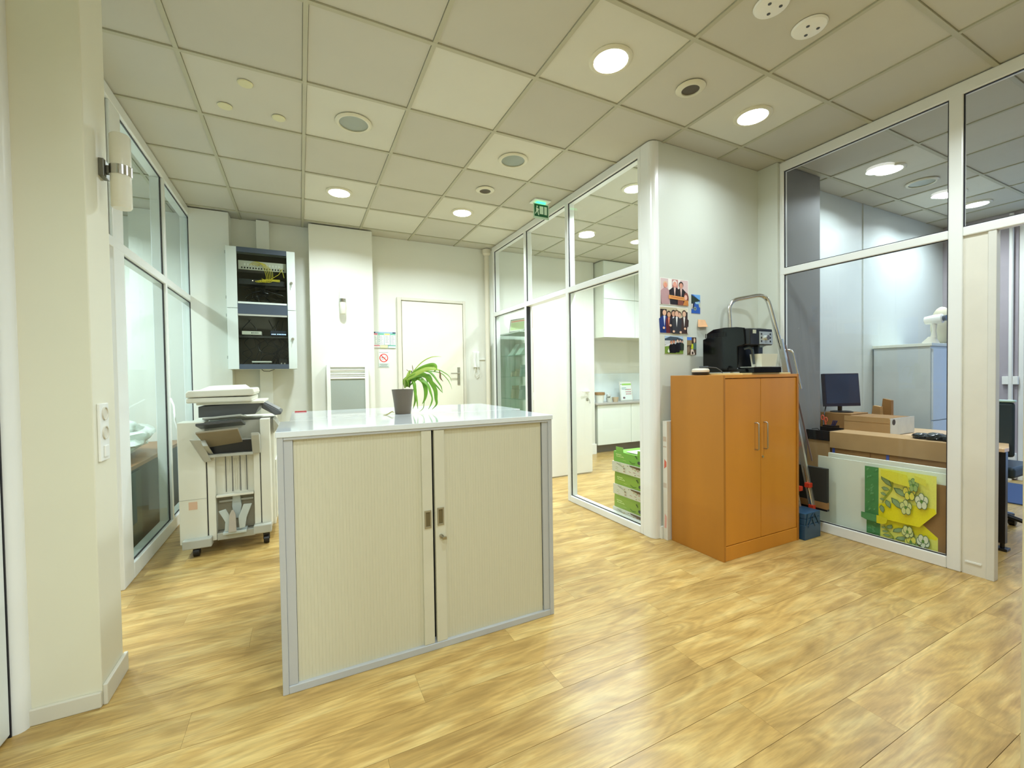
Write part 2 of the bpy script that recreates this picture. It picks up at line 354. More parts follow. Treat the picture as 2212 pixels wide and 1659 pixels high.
# ------------------------------------------------------------------ glazed partitions
def partition(name, label, X, t, posts, rails, panes, side, at=.2):
    """plane x = X .. X+t ; posts (y0,y1,z0,z1), rails (y0,y1,z0,z1), panes (y0,y1,z0,z1)"""
    root = thing(name, label, None, (X, posts[0][0], 0), kind='structure')
    for p in posts: bx('post', ALU, X, X + t, *p, root, .006)
    for r_ in rails: bx('rail', ALU, X - .001, X + t + .001, *r_, root, .006)
    for (y0, y1, z0, z1) in panes:
        g = bx('pane', side, X + t * at, X + t * at + .006, y0, y1, z0, z1, root)
        w_ = .005; q = MB(); a, c = X + t * at - .002, X + t * at + .008
        q.box(a, c, y0, y0 + w_, z0, z1); q.box(a, c, y1 - w_, y1, z0, z1); q.box(a, c, y0 + w_, y1 - w_, z0, z0 + w_); q.box(a, c, y0 + w_, y1 - w_, z1 - w_, z1)
        q.build('gasket', GASK, root)
    return root
w1 = partition('window_1', 'white framed glass partition on the left beside copier', -.51, .09,
    [(1.10, 1.27, 0, 2.88), (2.19, 2.235, 0, 2.88), (3.15, 3.2, 0, 2.88)],
    [(.1, 3.2, 2.88, HC - .005), (.19, 3.2, 2.025, 2.085), (1.27, 3.2, 0, .1)],
    [(.19, 1.10, 2.085, 2.88), (1.27, 2.19, 2.085, 2.88), (2.235, 3.15, 2.085, 2.88), (1.27, 2.19, .1, 2.025), (2.235, 3.15, .1, 2.025)], GLG, .72)
bx('rail', ALU, -.466, -.424, -.03 + .22, 1.1, 2.06, 2.07, w1)
w2 = partition('window_2', 'white framed glass partition between lobby and kitchen', 2.88, .085,
    [(.31, .345, 0, 2.9), (1.305, 1.35, 0, 2.9), (2.165, 2.21, 0, 2.9), (3.06, 3.11, 0, 2.9)],
    [(.31, 3.11, 2.89, HC - .004), (.31, 3.11, 2.03, 2.085), (.345, 1.305, 0, .06), (2.21, 3.06, 0, .06)],
    [(.345, 1.305, 2.085, 2.89), (1.35, 2.165, 2.085, 2.89), (2.21, 3.06, 2.085, 2.89), (.345, 1.305, .06, 2.03), (2.21, 3.06, .06, 2.03)], GL)
w3 = partition('window_3', 'white framed glass partition in front of office room', 4.12, .05,
    [(-.005, .03, 0, 2.9), (-1.065, -1.0, 0, 2.9), (-2.2, -2.15, 0, 2.9)],
    [(-2.2, .03, 2.88, HC - .004), (-1.0, .03, 2.035, 2.09), (-2.2, -1.065, 2.035, 2.09), (-1.0, .03, 0, .075)],
    [(-1.0, -.005, 2.09, 2.88), (-2.15, -1.065, 2.09, 2.88), (-1.0, -.005, .075, 2.035)], GL)
bx('infill_panel', mk('cream_panel', (222, 218, 204), .45), 4.135, 4.165, -1.17, -1.065, 0, 2.035, w3)
bx('jamb', mk('cream_panel2', (216, 214, 204), .45), 4.125, 4.18, -1.205, -1.17, 0, 2.035, w3, .003)
bx('moulding', ALU, 4.13, 4.135, -1.15, -1.08, .07, .08, w3)
# door opening hardware in window_2: dark seal and hinges
bx('seal', GASK, 2.885, 2.93, 2.155, 2.165, 0, 2.03, w2)
# kitchen door leaf standing open
d = thing('door_1', 'white kitchen door leaf standing open', None, (2.98, 2.24, 0), kind='structure')
bx('leaf', mk('door_white', (238, 238, 232), .35, var=.01), 2.985, 3.82, 2.20, 2.24, .015, 2.0, d, .002)
bx('leaf_edge', mk('raw_wood_edge', (172, 122, 70), .6), 2.972, 2.985, 2.20, 2.24, .015, 2.0, d)
for z in (.25, .95, 1.7):
    q = MB(); q.cyl((2.958, 2.185, z), (2.958, 2.185, z + .09), .011, 12); q.box(2.94, 2.985, 2.19, 2.199, z, z + .09); q.build('hinge', WHITE, d)
q = MB(); q.cyl((3.75, 2.2, 1.03), (3.75, 2.15, 1.03), .01, 12); q.tube([(3.75, 2.152, 1.03), (3.64, 2.152, 1.03)], .009); q.cyl((3.75, 2.2, 1.03), (3.75, 2.193, 1.03), .024, 20); q.build('door_handle', WHITE, d, smooth=True)
q = MB(); q.cyl((3.75, 2.2, .93), (3.75, 2.193, .93), .02, 16); q.tube([(3.75, 2.195, .93), (3.76, 2.17, .925), (3.765, 2.165, .88)], .004); q.build('key', STEEL, d)
# back wall service door
d = thing('door_2', 'cream flush door in the back wall', None, (2.08, 3.25, 0), kind='structure')
q = MB(); q.box(1.635, 1.685, 3.215, 3.25, 0, 2.235); q.box(2.495, 2.53, 3.215, 3.25, 0, 2.235); q.box(1.685, 2.495, 3.215, 3.25, 2.2, 2.235); q.build('door_frame', CREAM, d, .004)
bx('leaf', mk('door_cream', (232, 228, 208), .45, var=.015), 1.692, 2.49, 3.222, 3.25, .01, 2.19, d, .003)
bx('lock_plate', STEEL, 2.405, 2.44, 3.214, 3.222, 1.13, 1.36, d)
q = MB(); q.cyl((2.42, 3.215, 1.28), (2.42, 3.17, 1.28), .009, 12); q.tube([(2.42, 3.172, 1.28), (2.30, 3.172, 1.28)], .008); q.build('door_handle', STEEL, d, smooth=True)
# entrance door frame at extreme left
d = thing('door_3', 'white framed glass door at left edge', None, (-.43, -.3, 0), kind='structure')
pts = [(-.44, .005)] + arc((-.39, -.025), .03, R(90), R(0), 5) + arc((-.39, -.04), .03, R(0), R(-90), 5) + [(-.44, -.07)]
MB().prism([(x, y, 0) for x, y in pts], (0, 0, HC - .01)).build('jamb', ALU, d, smooth=True)
DW = mk('door_frame_white', (226, 232, 230), .3)
q = MB(); q.box(-.43, -.395, -.19, -.076, .01, 2.2); q.box(-.43, -.395, -1.0, -.19, .01, .12); q.box(-.455, -.425, -1.1, -1.0, .01, 2.2); q.box(-.455, -.425, -1.0, -.2, 2.1, 2.2); q.build('leaf', DW, d, .006)
q = MB(); q.box(-.415, -.408, -1.0, -.19, .12, 2.1); q.build('pane', GLG, d)
q = MB(); q.box(-.42, -.393, -.197, -.19, .12, 2.1); q.box(-.42, -.393, -1.0, -.2, .112, .12); q.box(-.45, -.394, -.0755, -.0705, 0, 2.9); q.build('gasket', GASK, d)
q = MB(); q.box(-.455, -.425, -1.1, -.11, 2.22, 2.3); q.box(-.455, -.425, -.16, -.11, 2.3, 2.9); q.build('transom', DW, d); 
bx('pane', GLG, -.445, -.439, -1.1, -.16, 2.3, 2.95, d)
# windows to the street
def street_window(n, X, y0, y1, z0, z1, mull, label):
    r_ = thing('window_%d' % n, label, None, (X, y0, z0), kind='structure')
    q = MB(); t = .04; q.box(X, X + .05, y0, y0 + t, z0, z1); q.box(X, X + .05, y1 - t, y1, z0, z1); q.box(X, X + .05, y0 + t, y1 - t, z0, z0 + t); q.box(X, X + .05, y0 + t, y1 - t, z1 - t, z1)
    for m_ in mull: q.box(X, X + .05, m_ - .02, m_ + .02, z0 + t, z1 - t)
    q.build('window_frame', WHITE, r_, .004)
    e_ = [y0 + t] + sorted(mull) + [y1 - t]
    for a, c in zip(e_, e_[1:]): bx('pane', GL, X + .022, X + .028, a + .02, c - .02, z0 + t, z1 - t, r_)
street_window(4, 7.63, -1.4, -.42, 0.0, 2.86, [-.9], 'tall street window at far end of office')
street_window(5, 7.63, -2.5, -1.5, 0.0, 2.86, [-2.0], 'second tall street window of office')
street_window(6, -2.68, .2, 1.5, .95, 2.35, [.85], 'street window of the left room nearest the camera')
street_window(7, -2.68, 1.6, 2.9, .95, 2.35, [2.25], 'street window of the left room farthest from camera')

# ================================================================== THINGS
# ------------------------------------------------------------------ ceiling fixtures
TRIM = mk('lamp_trim', (214, 210, 186), .35)
def downlight(x, y, lit, label, group=None, r=.098):
    t = thing('downlight', label, 'ceiling light', (x, y, HC), group)
    MB().lathe([(r, .0), (r + .018, 0.0), (r + .020, .35), (r + .012, .8), (r, 1), (r - .006, .8), (r - .006, 0)], 36, (x, y, HC), (x, y, HC - .014), False).build('trim_ring', TRIM, t, smooth=True)
    if lit: MB().cyl((x, y, HC - .004), (x, y, HC - .011), r, 36).build('lens', LENS, t, smooth=True)
    else:
        MB().lathe([(r - .005, 0), (r * .8, .6), (r * .25, 1.0)], 36, (x, y, HC - .002), (x, y, HC + .008), False).build('reflector', mk('dull_reflector', (150, 154, 138), .35, .6), t, smooth=True)
        q = MB(); q.cyl((x, y, HC - .006), (x, y, HC - .003), r * .97, 32); q.build('glass_cover', mk('frosted_cover', (140, 146, 128), .25), t, smooth=True)
lab = {(2.1, -.3): 'large lit round downlight above the orange cabinet side, nearest to camera',
       (3.3, -.3): 'lit round downlight above the orange cabinet, right of the eyeball spot',
       (.9, 2.1): 'lit round downlight above the radiator wall', (2.1, 2.1): 'lit round downlight in front of the cream door',
       (3.3, -1.5): 'lit round downlight cut by the top right edge of the photo'}
for (x, y), l in lab.items(): downlight(x, y, True, l)
downlight(.9, .9, False, 'unlit round downlight left, above the grey roller cabinet')
downlight(2.1, .9, False, 'unlit round downlight between lobby centre and kitchen glass')
for x, y, l in [(3.35, .9, 'lit downlight inside kitchen nearest the corner column'), (3.7, 2.1, 'lit kitchen downlight, left one of the close pair'), (4.5, 2.1, 'lit kitchen downlight farthest right'), (5.1, 1.2, 'lit kitchen downlight hidden deepest behind the corner post')]:
    downlight(x, y, True, l, r=.09)
for x, l in [(5.1, 'lit office downlight nearest the glass'), (6.3, 'lit office downlight beside the white post'), (6.9, 'lit office downlight farthest from the glass')]: downlight(x, -.3, True, l)
downlight(5.7, -.3, False, 'unlit round downlight inside the office')
def eyeball(x, y, l):
    t = thing('eyeball_spot', l, 'ceiling fitting', (x, y, HC))
    q = MB(); q.lathe([(.082, 0), (.086, .3), (.070, 1), (.052, 1.0), (.050, .2)], 32, (x, y, HC), (x, y, HC - .016), False); q.build('ring', TRIM, t, smooth=True)
    q = MB(); q.lathe([(.051, 0), (.04, .6), (.012, 1)], 24, (x, y, HC - .010), (x, y, HC + .01)); q.build('dark_opening', mk('brown_opening', (74, 62, 38), .5), t, smooth=True)
eyeball(2.69, -.32, 'small ceiling eyeball fitting with dark hole nearest camera')
eyeball(2.11, 1.5, 'small ceiling eyeball fitting with dark hole near the far downlights')
for x, y, l in [(.29, .757, 'round cream blanking plate on ceiling, topmost of three'), (.153, 1.05, 'round cream blanking plate on ceiling, leftmost of three'), (.45, 1.05, 'round cream blanking plate on ceiling, rightmost of three')]:
    MB().lathe([(.001, 1), (.036, 1), (.04, .4), (.04, 0)], 28, (x, y, HC), (x, y, HC - .006), False).build('blanking_plate', mk('cream_plate', (214, 210, 170), .5), smooth=True, label=l, cat='ceiling plate', origin=(x, y, HC - .006))
for x, y, l in [(2.86, -.9, 'round white ceiling plate with screw holes, right one of two'), (2.56, -.9, 'round white ceiling plate with screw holes, cut by top photo edge')]:
    t = thing('ceiling_rose', l, 'ceiling plate', (x, y, HC))
    MB().lathe([(.001, 1), (.05, 1), (.072, .6), (.078, 0)], 32, (x, y, HC), (x, y, HC - .014), False).build('plate', WHITE, t, smooth=True)
    for dx, dy in ((-.03, -.01), (.02, .028), (.028, -.025)):
        MB().cyl((x + dx, y + dy, HC - .011), (x + dx, y + dy, HC - .0155), .008, 10).build('screw_hole', DGREY, t)
# exit sign
t = thing('exit_sign', 'green and white running man exit sign hanging from ceiling', 'exit sign', (2.72, 1.52, HC))
q = MB(); q.box(2.62, 2.80, 1.46, 1.58, HC - .012, HC); q.build('ceiling_bracket', WHITE, t, .003)
bx('lamp_housing', mk('green_glow', (90, 255, 150), .4, emit=(.05, .9, .35, 1), es=2.2), 2.66, 2.76, 1.495, 1.545, HC - .028, HC - .012, t, .004)
q = MB(); q.box(2.625, 2.80, 1.508, 1.514, HC - .175, HC - .028); q.build('panel', mk('frosted_acrylic', (190, 215, 190), .3), t)
p = Print((2.635, 1.508, HC - .155), (.155, 0, 0), (0, 0, .12), (0, -1, 0))
G_ = (22, 92, 56); W_ = (214, 236, 214)
p.r(0, 0, 1, 1, G_); p.r(.38, .22, .66, .86, W_); p.r(.72, .2, .92, .86, W_)
p.e(.2, .8, .05, .07, W_); p.P([(.12, .72), (.26, .66), (.3, .45), (.2, .4), (.12, .5)], W_); p.P([(.2, .42), (.28, .42), (.34, .1), (.27, .1)], W_); p.P([(.14, .48), (.2, .42), (.1, .2), (.03, .18)], W_); p.P([(.26, .66), (.34, .56), (.32, .52), (.24, .6)], W_)
p.build('pictogram', t)

# ------------------------------------------------------------------ wall lamps
def sconce(base, nrm, label, h=.30, r=.034):
    B = Vector(base); n = Vector(nrm).normalized(); s_ = n.cross(Vector((0, 0, 1)))
    t = thing('wall_lamp', label, 'wall lamp', base)
    c = B + n * .062
    q = MB(); M = Matrix(((s_.x, n.x, 0, B.x), (s_.y, n.y, 0, B.y), (0, 0, 1, B.z), (0, 0, 0, 1)))
    q.box(-.03, .03, 0, .018, -.035, .035, M); q.box(-.012, .012, .018, .035, -.016, .016, M); q.build('wall_plate', mk('satin_nickel', (120, 118, 108), .35, .9), t, .002)
    MB().lathe([(r * .86, 0), (r, .02), (r, .98), (r * .86, 1)], 28, c - Vector((0, 0, h / 2)), c + Vector((0, 0, h / 2))).build('shade', mk('opal_glass', (228, 226, 210), .25, spec=.6), t, smooth=True)
    MB().lathe([(r + .003, 0), (r + .003, 1)], 28, c - Vector((0, 0, .018)), c + Vector((0, 0, .02))).build('band', mk('polished_band', (196, 194, 188), .2, 1.0), t, smooth=True)
sconce((-.165, .12, 2.10), (1, 0, 0), 'tubular opal wall lamp with metal band on near left pillar')
sconce((.985, 3.05, 2.11), (0, -1, 0), 'small white tubular wall lamp on chimney breast above radiator')

# ------------------------------------------------------------------ sockets on pillar
t = thing('socket_strip', 'vertical white triple socket plate on left pillar', 'socket', (-.165, .05, .94))
bx('plate', WHITE, -.165, -.155, .0, .085, .93, 1.155, t, .003)
for k, z in enumerate((1.115, 1.04)):
    q = MB(); q.lathe([(.026, 0), (.026, 1), (.022, 1), (.021, .3), (.0005, .3)], 24, (-.155, .042, z), (-.150, .042, z), False); q.build('socket', CREAM, t, smooth=True)
bx('switch', WHITE, -.155, -.149, .025, .06, .945, .99, t, .002)

# ------------------------------------------------------------------ grey roller-door cabinet (front) and its twin behind
FR = mk('grey_cabinet_frame', (182, 184, 184), .4, var=.02)
SH = mk('beige_shutter', (204, 200, 176), .55, var=.015, scale=4, stretch=(40, 40, .6))
TOP = mk('glossy_white_top', (222, 228, 230), .08, var=.01, coat=.3)
def roller_cabinet(x0, x1, y0, y1, label, front=True):
    t = thing('roller_cabinet', label, 'cabinet', ((x0 + x1) / 2, (y0 + y1) / 2, 0))
    H = 1.012
    q = MB(); q.box(x0, x0 + .022, y0, y1, 0, H); q.box(x1 - .022, x1, y0, y1, 0, H); q.box(x0 + .022, x1 - .022, y1 - .018, y1, 0, H); q.box(x0 + .022, x1 - .022, y0, y1 - .018, 0, .03)
    q.box(x0 + .022, x1 - .022, y0, y1 - .018, H - .012, H)
    q.build('carcass', FR, t, .0025)
    bx('side_guide', FR, x0 + .022, x0 + .055, y0 + .006, y0 + .02, .03, H - .012, t, .002); bx('side_guide', FR, x1 - .055, x1 - .022, y0 + .006, y0 + .02, .03, H - .012, t, .002)
    bx('worktop', TOP, x0 - .004, x1 + .004, y0 - .004, y1 + .004, H, 1.035, t, .002)
    if front:
        xm = .5 * (x0 + x1) - .005
        bx('dark_interior', BLACK, x0 + .03, x1 - .03, y0 + .05, y0 + .055, .03, H - .012, t)
        for a, c, nm in ((x0 + .055, xm - .052, 'l'), (xm + .055, x1 - .060, 'r')):
            q = MB(); n = int((c - a) / .0125)
            for i in range(n):
                xa = a + (c - a) * i / n; xb = a + (c - a) * (i + 1) / n; g = .0012
                q.bm.faces.new([q.bm.verts.new(v) for v in ((xa + g, y0 + .016, .03), (xb - g, y0 + .016, .03), (xb - g, y0 + .016, H - .012), (xa + g, y0 + .016, H - .012))])
                q.bm.faces.new([q.bm.verts.new(v) for v in ((xb - g, y0 + .016, .03), (xb, y0 + .0168, .03), (xb, y0 + .0168, H - .012), (xb - g, y0 + .016, H - .012))])
                q.bm.faces.new([q.bm.verts.new(v) for v in ((xb, y0 + .0168, .03), (xb + g, y0 + .016, .03), (xb + g, y0 + .016, H - .012), (xb, y0 + .0168, H - .012))])
            sd = q.build('shutter', SH, t)
        for a, c in ((xm - .052, xm - .005), (xm + .006, xm + .055)):
            st = bx('lead_post', mk('shutter_lead', (206, 203, 182), .45), a, c, y0 + .004, y0 + .03, .03, H - .013, t, .003)
            m = (a + c) / 2; zc = .60 if a < xm - .02 else .605
            q = MB(); w_, h_ = .0155, .04
            q.box(m - w_, m + w_, y0 - .001, y0 + .004, zc - h_, zc - h_ + .008); q.box(m - w_, m + w_, y0 - .001, y0 + .004, zc + h_ - .008, zc + h_)
            q.box(m - w_, m - w_ + .006, y0 - .001, y0 + .004, zc - h_ + .008, zc + h_ - .008); q.box(m + w_ - .006, m + w_, y0 - .001, y0 + .004, zc - h_ + .008, zc + h_ - .008)
            hd = q.build('pull_handle', mk('bronze_pull', (158, 150, 124), .4, .4), st, .0008)
            bx('pull_recess', mk('dark_bronze', (104, 92, 60), .5), m - w_ + .006, m + w_ - .006, y0 + .0028, y0 + .0042, zc - h_ + .008, zc + h_ - .008, st)
        q = MB(); m = xm + .0315; q.cyl((m, y0 + .004, .515), (m, y0 - .010, .515), .009, 20); q.cyl((m, y0 - .010, .515), (m, y0 - .022, .515), .004, 12); q.box(m - .001, m + .018, y0 - .026, y0 - .014, .505, .517)
        q.build('lock_with_key', STEEL, t)
    return t
roller_cabinet(.452, 1.694, -.299, .148, 'grey office cabinet with closed beige roller shutters and white top')
roller_cabinet(.492, 1.742, .160, .80, 'second white topped grey cabinet directly behind the roller cabinet', False)
t = thing('red_strip', 'small red strip lying on far left corner of white cabinet top', 'strip', (.525, .76, 1.036))
bx('strip', mk('red_plastic', (200, 40, 40), .4), .505, .57, .755, .768, 1.0355, 1.041, t)

# ------------------------------------------------------------------ plant
PX, PY, PZ = 1.055, .255, 1.0355
t = thing('potted_plant', 'potted spider plant with drooping green leaves in brown pot on white cabinet top', 'plant', (PX, PY, PZ))
pr = [(.0425, 0), (.044, .02), (.0495, .45), (.050, .47), (.0545, .72), (.055, .74), (.0595, .98), (.0605, 1.0), (.057, 1.0), (.055, .9), (.001, .9)]
MB().lathe(pr, 36, (PX, PY, PZ), (PX, PY, PZ + .136), False).build('pot', mk('brown_ceramic', (104, 92, 76), .35, var=.05), t, smooth=True)
MB().lathe([(.001, 1), (.03, .9), (.055, .3), (.055, 0)], 24, (PX, PY, PZ + .121), (PX, PY, PZ + .138), False).build('soil', mk('soil', (50, 40, 28), .95, var=.3, scale=80, bump=1), t)
LEAF = mk('leaf_green', (128, 176, 52), .45, c2=(96, 150, 40), scale=18); LEAFY = mk('leaf_yellow_green', (190, 208, 96), .45, c2=(150, 190, 66), scale=14); DRY = mk('dry_leaf', (120, 96, 60), .7)
def leaf(pts, wd, mat, twist=0.0, name='leaf'):
    """ribbon leaf: catmull-rom through pts with mid fold"""
    P = [Vector(p) for p in pts]; P = [P[0] * 2 - P[1]] + P + [P[-1] * 2 - P[-2]]; C = []
    for i in range(1, len(P) - 2):
        for k in range(6):
            u = k / 6; a, b_, c, d_ = P[i - 1], P[i], P[i + 1], P[i + 2]
            C.append(.5 * ((2 * b_) + (c - a) * u + (2 * a - 5 * b_ + 4 * c - d_) * u * u + (3 * b_ - a - 3 * c + d_) * u ** 3))
    C.append(P[-2]); n = len(C); q = MB(); rows = []
    for i, c in enumerate(C):
        tg = (C[min(i + 1, n - 1)] - C[max(i - 1, 0)]).normalized(); sd = tg.cross(Vector((.35, -.9, .25))).normalized()
        sd = (Matrix.Rotation(twist * i / n, 3, tg) @ sd); f = i / (n - 1); ww = wd * (.45 + .55 * min(1, f * 4)) * (1 - max(0, (f - .55) / .45) ** 1.6 * .93)
        nn = tg.cross(sd)
        rows.append([q.bm.verts.new(c - sd * ww), q.bm.verts.new(c + nn * ww * .35), q.bm.verts.new(c + sd * ww)])
    for a, b_ in zip(rows, rows[1:]):
        for k in (0, 1): q.bm.faces.new((a[k], a[k + 1], b_[k + 1], b_[k]))
    o = q.build(name, mat, t, smooth=True)
    so = o.modifiers.new('thickness', 'SOLIDIFY'); so.thickness = .0008
    return o
def pp(u, v, d=0.0):  # position in the zoomed plant picture -> plane through the pot, d = depth offset
    return (PX - .043 + (u - 280) / 430 * .0953 + d * .3, PY + d, PZ + (1545 - v) / 612 * .136)
A = leaf
A([pp(540, 880), pp(520, 720), pp(700, 600, -.01), pp(950, 420, -.02), pp(1200, 330, -.02), pp(1330, 330, -.02), pp(1350, 430, -.02), pp(1290, 500, -.02)], .013, LEAF, .4)
A([pp(560, 880), pp(540, 720), pp(760, 580, -.02), pp(1050, 440, -.03), pp(1250, 410, -.03), pp(1400, 440, -.02), pp(1460, 480, -.02)], .012, LEAFY, -.3)
A([pp(600, 870), pp(600, 700), pp(800, 590, -.02), pp(1000, 560), pp(1120, 640), pp(1250, 820), pp(1330, 1000), pp(1340, 1200), pp(1350, 1350), pp(1230, 1480)], .013, LEAF, .8)
A([pp(640, 870), pp(640, 700), pp(850, 640), pp(1000, 740), pp(1060, 900), pp(1070, 1050), pp(1040, 1200), pp(970, 1330)], .014, LEAF, .3)
A([pp(650, 870), pp(660, 720), pp(820, 660), pp(960, 700, -.02), pp(1120, 820, -.02), pp(1200, 1020, -.02), pp(1240, 1200), pp(1200, 1350), pp(1130, 1470)], .012, LEAF, -.5)
A([pp(640, 880), pp(650, 740), pp(720, 690), pp(790, 800, -.03), pp(800, 1000, -.03), pp(840, 1200, -.03), pp(865, 1440, -.03)], .009, LEAF, .2)
A([pp(620, 880), pp(650, 700), pp(740, 740, .02), pp(790, 1000, .02), pp(780, 1250, .02), pp(720, 1460, .02)], .009, LEAF, .5)
A([pp(620, 860), pp(640, 650), pp(900, 480, .01), pp(1130, 470, .02), pp(1270, 580, .02), pp(1400, 760, .02), pp(1490, 900, .02), pp(1520, 1060, .02)], .008, LEAF, -.2)
A([pp(600, 860), pp(650, 680), pp(900, 600, .03), pp(1150, 680, .03), pp(1350, 860, .03), pp(1470, 1000, .03), pp(1530, 1060, .03)], .005, LEAF, .2)
A([pp(600, 860), pp(640, 640, .02), pp(800, 420, .03), pp(1000, 220, .04), pp(1220, 110, .04), pp(1400, 85, .04), pp(1520, 95, .04)], .003, LEAFY, 0)
A([pp(560, 860), pp(600, 700, .03), pp(900, 500, .04), pp(1350, 430, .05), pp(1600, 530, .05), pp(1730, 640, .05), pp(1790, 770, .05)], .0035, LEAF, 0)
A([pp(600, 860), pp(640, 650, .03), pp(1000, 480, .05), pp(1450, 520, .06), pp(1650, 680, .06), pp(1750, 850, .06), pp(1790, 980, .06)], .003, LEAF, 0)
A([pp(640, 880), pp(640, 760), pp(600, 650), pp(660, 480, .02), pp(700, 500, .02)], .010, LEAFY, .1)
A([pp(640, 860), pp(800, 700, .04), pp(1040, 560, .04), pp(1100, 700, .04), pp(1120, 800, .04)], .007, LEAF, .3)
A([pp(1100, 560, .03), pp(1180, 600, .03), pp(1230, 720, .03), pp(1240, 800, .03)], .008, LEAF, 0)
A([pp(1050, 1080), pp(1020, 1300), pp(990, 1440), pp(880, 1530)], .0025, LEAF, 0)
A([pp(1440, 450, -.02), pp(1465, 560, -.02), pp(1470, 660, -.02), pp(1545, 760, -.02)], .005, DRY, .8, 'dry_leaf')
A([pp(750, 470, .01), pp(735, 380, .01), pp(725, 310, .01)], .0025, DRY, 0, 'dry_leaf')
A([pp(640, 480, .01), pp(600, 450, .01), pp(570, 430, .01)], .002, DRY, 0, 'dry_leaf')
A([pp(270, 1490, -.05), pp(220, 1470, -.05), pp(100, 1535, -.05), pp(0, 1535, -.05)], .003, mk('dry_stem', (170, 160, 90), .6), 0, 'dry_leaf')
MB().tube([pp(655, 900), pp(680, 720), pp(720, 460)], .0022, 8).build('stake', BLACK, t)
MB().tube([pp(540, 900), pp(515, 800), pp(530, 700)], .005, 8).build('stem', mk('stem_green', (150, 170, 90), .5), t, smooth=True)

# ------------------------------------------------------------------ orange wood cabinet
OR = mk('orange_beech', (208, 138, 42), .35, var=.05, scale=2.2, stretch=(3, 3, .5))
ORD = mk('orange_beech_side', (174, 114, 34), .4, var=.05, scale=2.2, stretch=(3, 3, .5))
x0, x1, y0, y1, H = 2.988, 3.803, -.305, .135, 1.222
t = thing('wooden_cabinet', 'tall orange beech two door cabinet against the photo wall', 'cabinet', ((x0 + x1) / 2, (y0 + y1) / 2, 0))
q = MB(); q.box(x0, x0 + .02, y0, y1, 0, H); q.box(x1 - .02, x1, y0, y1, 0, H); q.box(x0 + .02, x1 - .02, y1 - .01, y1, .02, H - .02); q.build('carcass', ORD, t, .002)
bx('top_panel', OR, x0 + .02, x1 - .02, y0 + .001, y1 - .01, H - .02, H, t, .001)
bx('plinth', OR, x0 + .02, x1 - .02, y0 + .004, y0 + .03, .0, .094, t, .002)
xm = 3.378
for a, c, hx in ((x0 + .022, xm - .002, 3.315), (xm + .002, x1 - .022, 3.41)):
    dd = bx('door', OR, a, c, y0 + .008, y0 + .026, .098, H - .024, t, .002)
    q = MB(); yy = y0 + .008
    q.tube([(hx, yy, .893), (hx, yy - .022, .893), (hx, yy - .028, .887), (hx, yy - .028, .80), (hx, yy - .028, .716), (hx, yy - .022, .71), (hx, yy, .71)], .0045, 10)
    q.build('handle', STEEL, dd, smooth=True)
    if c > 3.5:
        MB().cyl((3.372 + .022, yy, .655), (3.394, yy - .006, .655), .008, 16).build('lock', STEEL, dd, smooth=True)
# white flat carton behind
t = thing('flat_carton', 'white printed carton wedged between orange cabinet and photo wall', 'box', (3.1, .16, 0))
bx('carton', mk('white_card', (220, 216, 204), .6), 2.955, 3.4, .142, .183, 0, .885, t, .002)
p = Print((2.9549, .182, 0), (0, -.039, 0), (0, 0, .885), (-1, 0, 0)); p.r(0, .001, 1, .999, (220, 216, 204)); p.r(.1, .78, .9, .79, (190, 170, 150)); p.r(.1, .83, .9, .87, (200, 180, 160)); p.P([(.3, .6), (.9, .62), (.9, .66), (.4, .68)], (214, 110, 90)); p.r(.1, .44, .9, .48, (200, 186, 170)); p.P([(.3, .1), (.8, .1), (.9, .2), (.4, .22)], (222, 170, 160)); p.build('print', t)

# router and cable on the cabinet
t = thing('round_speaker', 'small round white and black device with lead on orange cabinet', 'device', (3.13, .08, H))
MB().lathe([(.04, 0), (.058, .1), (.06, .45), (.057, .5)], 28, (3.12, -.02, H), (3.12, -.02, H + .045)).build('dark_base', BLACK, t, smooth=True)
MB().lathe([(.058, .0), (.06, .5), (.052, .9), (.03, 1)], 28, (3.12, -.02, H + .0225), (3.12, -.02, H + .05)).build('white_lid', CREAM, t, smooth=True)
q = MB(); q.tube([(3.10, -.03, H + .056), (3.16, -.05, H + .058)], .008, 10); q.tube([(3.16, -.05, H + .058), (3.21, -.08, H + .052), (3.235, -.1, H + .03), (3.24, -.11, H + .005)], .0035, 8)
q.build('lead', DGREY, t, smooth=True)
# wooden board under coffee machine
bx('board', mk('pale_board', (214, 196, 140), .5), 3.19, 3.72, -.295, .10, H, H + .012, bevel=.002, label='thin pale board under the black coffee machine', cat='board')
# ------------------------------------------------------------------ coffee machine
HZ = H + .012
t = thing('coffee_machine', 'black espresso machine with silver control panel on orange cabinet', 'coffee machine', (3.42, -.07, HZ))
q = MB(); xa, xb, ya, yb = 3.272, 3.53, -.262, .085
prof = [(yb, HZ + .008), (yb, HZ + .255), (yb - .03, HZ + .262), (yb - .04, HZ + .30), (yb - .09, HZ + .322), (-.1, HZ + .327), (-.19, HZ + .322), (-.245, HZ + .312), (-.256, HZ + .20), (-.235, HZ + .19), (-.20, HZ + .185), (-.20, HZ + .03), (-.255, HZ + .03), (-.262, HZ + .008)]
side = [(xa, a, z) for a, z in prof]
q.prism(side, (.018, 0, 0)); q.build('side_shell', GLOSSB, t, .004)
q = MB(); q.prism([(xb - .018, a, z) for a, z in prof], (.018, 0, 0)); q.build('side_shell', GLOSSB, t, .004)
core = [(yb - .01, HZ + .008), (yb - .01, HZ + .25), (yb - .09, HZ + .318), (-.19, HZ + .318), (-.24, HZ + .308), (-.25, HZ + .20), (-.19, HZ + .185), (-.19, HZ + .03), (-.25, HZ + .03), (-.25, HZ + .008)]
q = MB(); q.prism([(xa + .018, a, z) for a, z in core], (xb - xa - .036, 0, 0)); q.build('body', BLACK, t, .003)
q = MB(); 
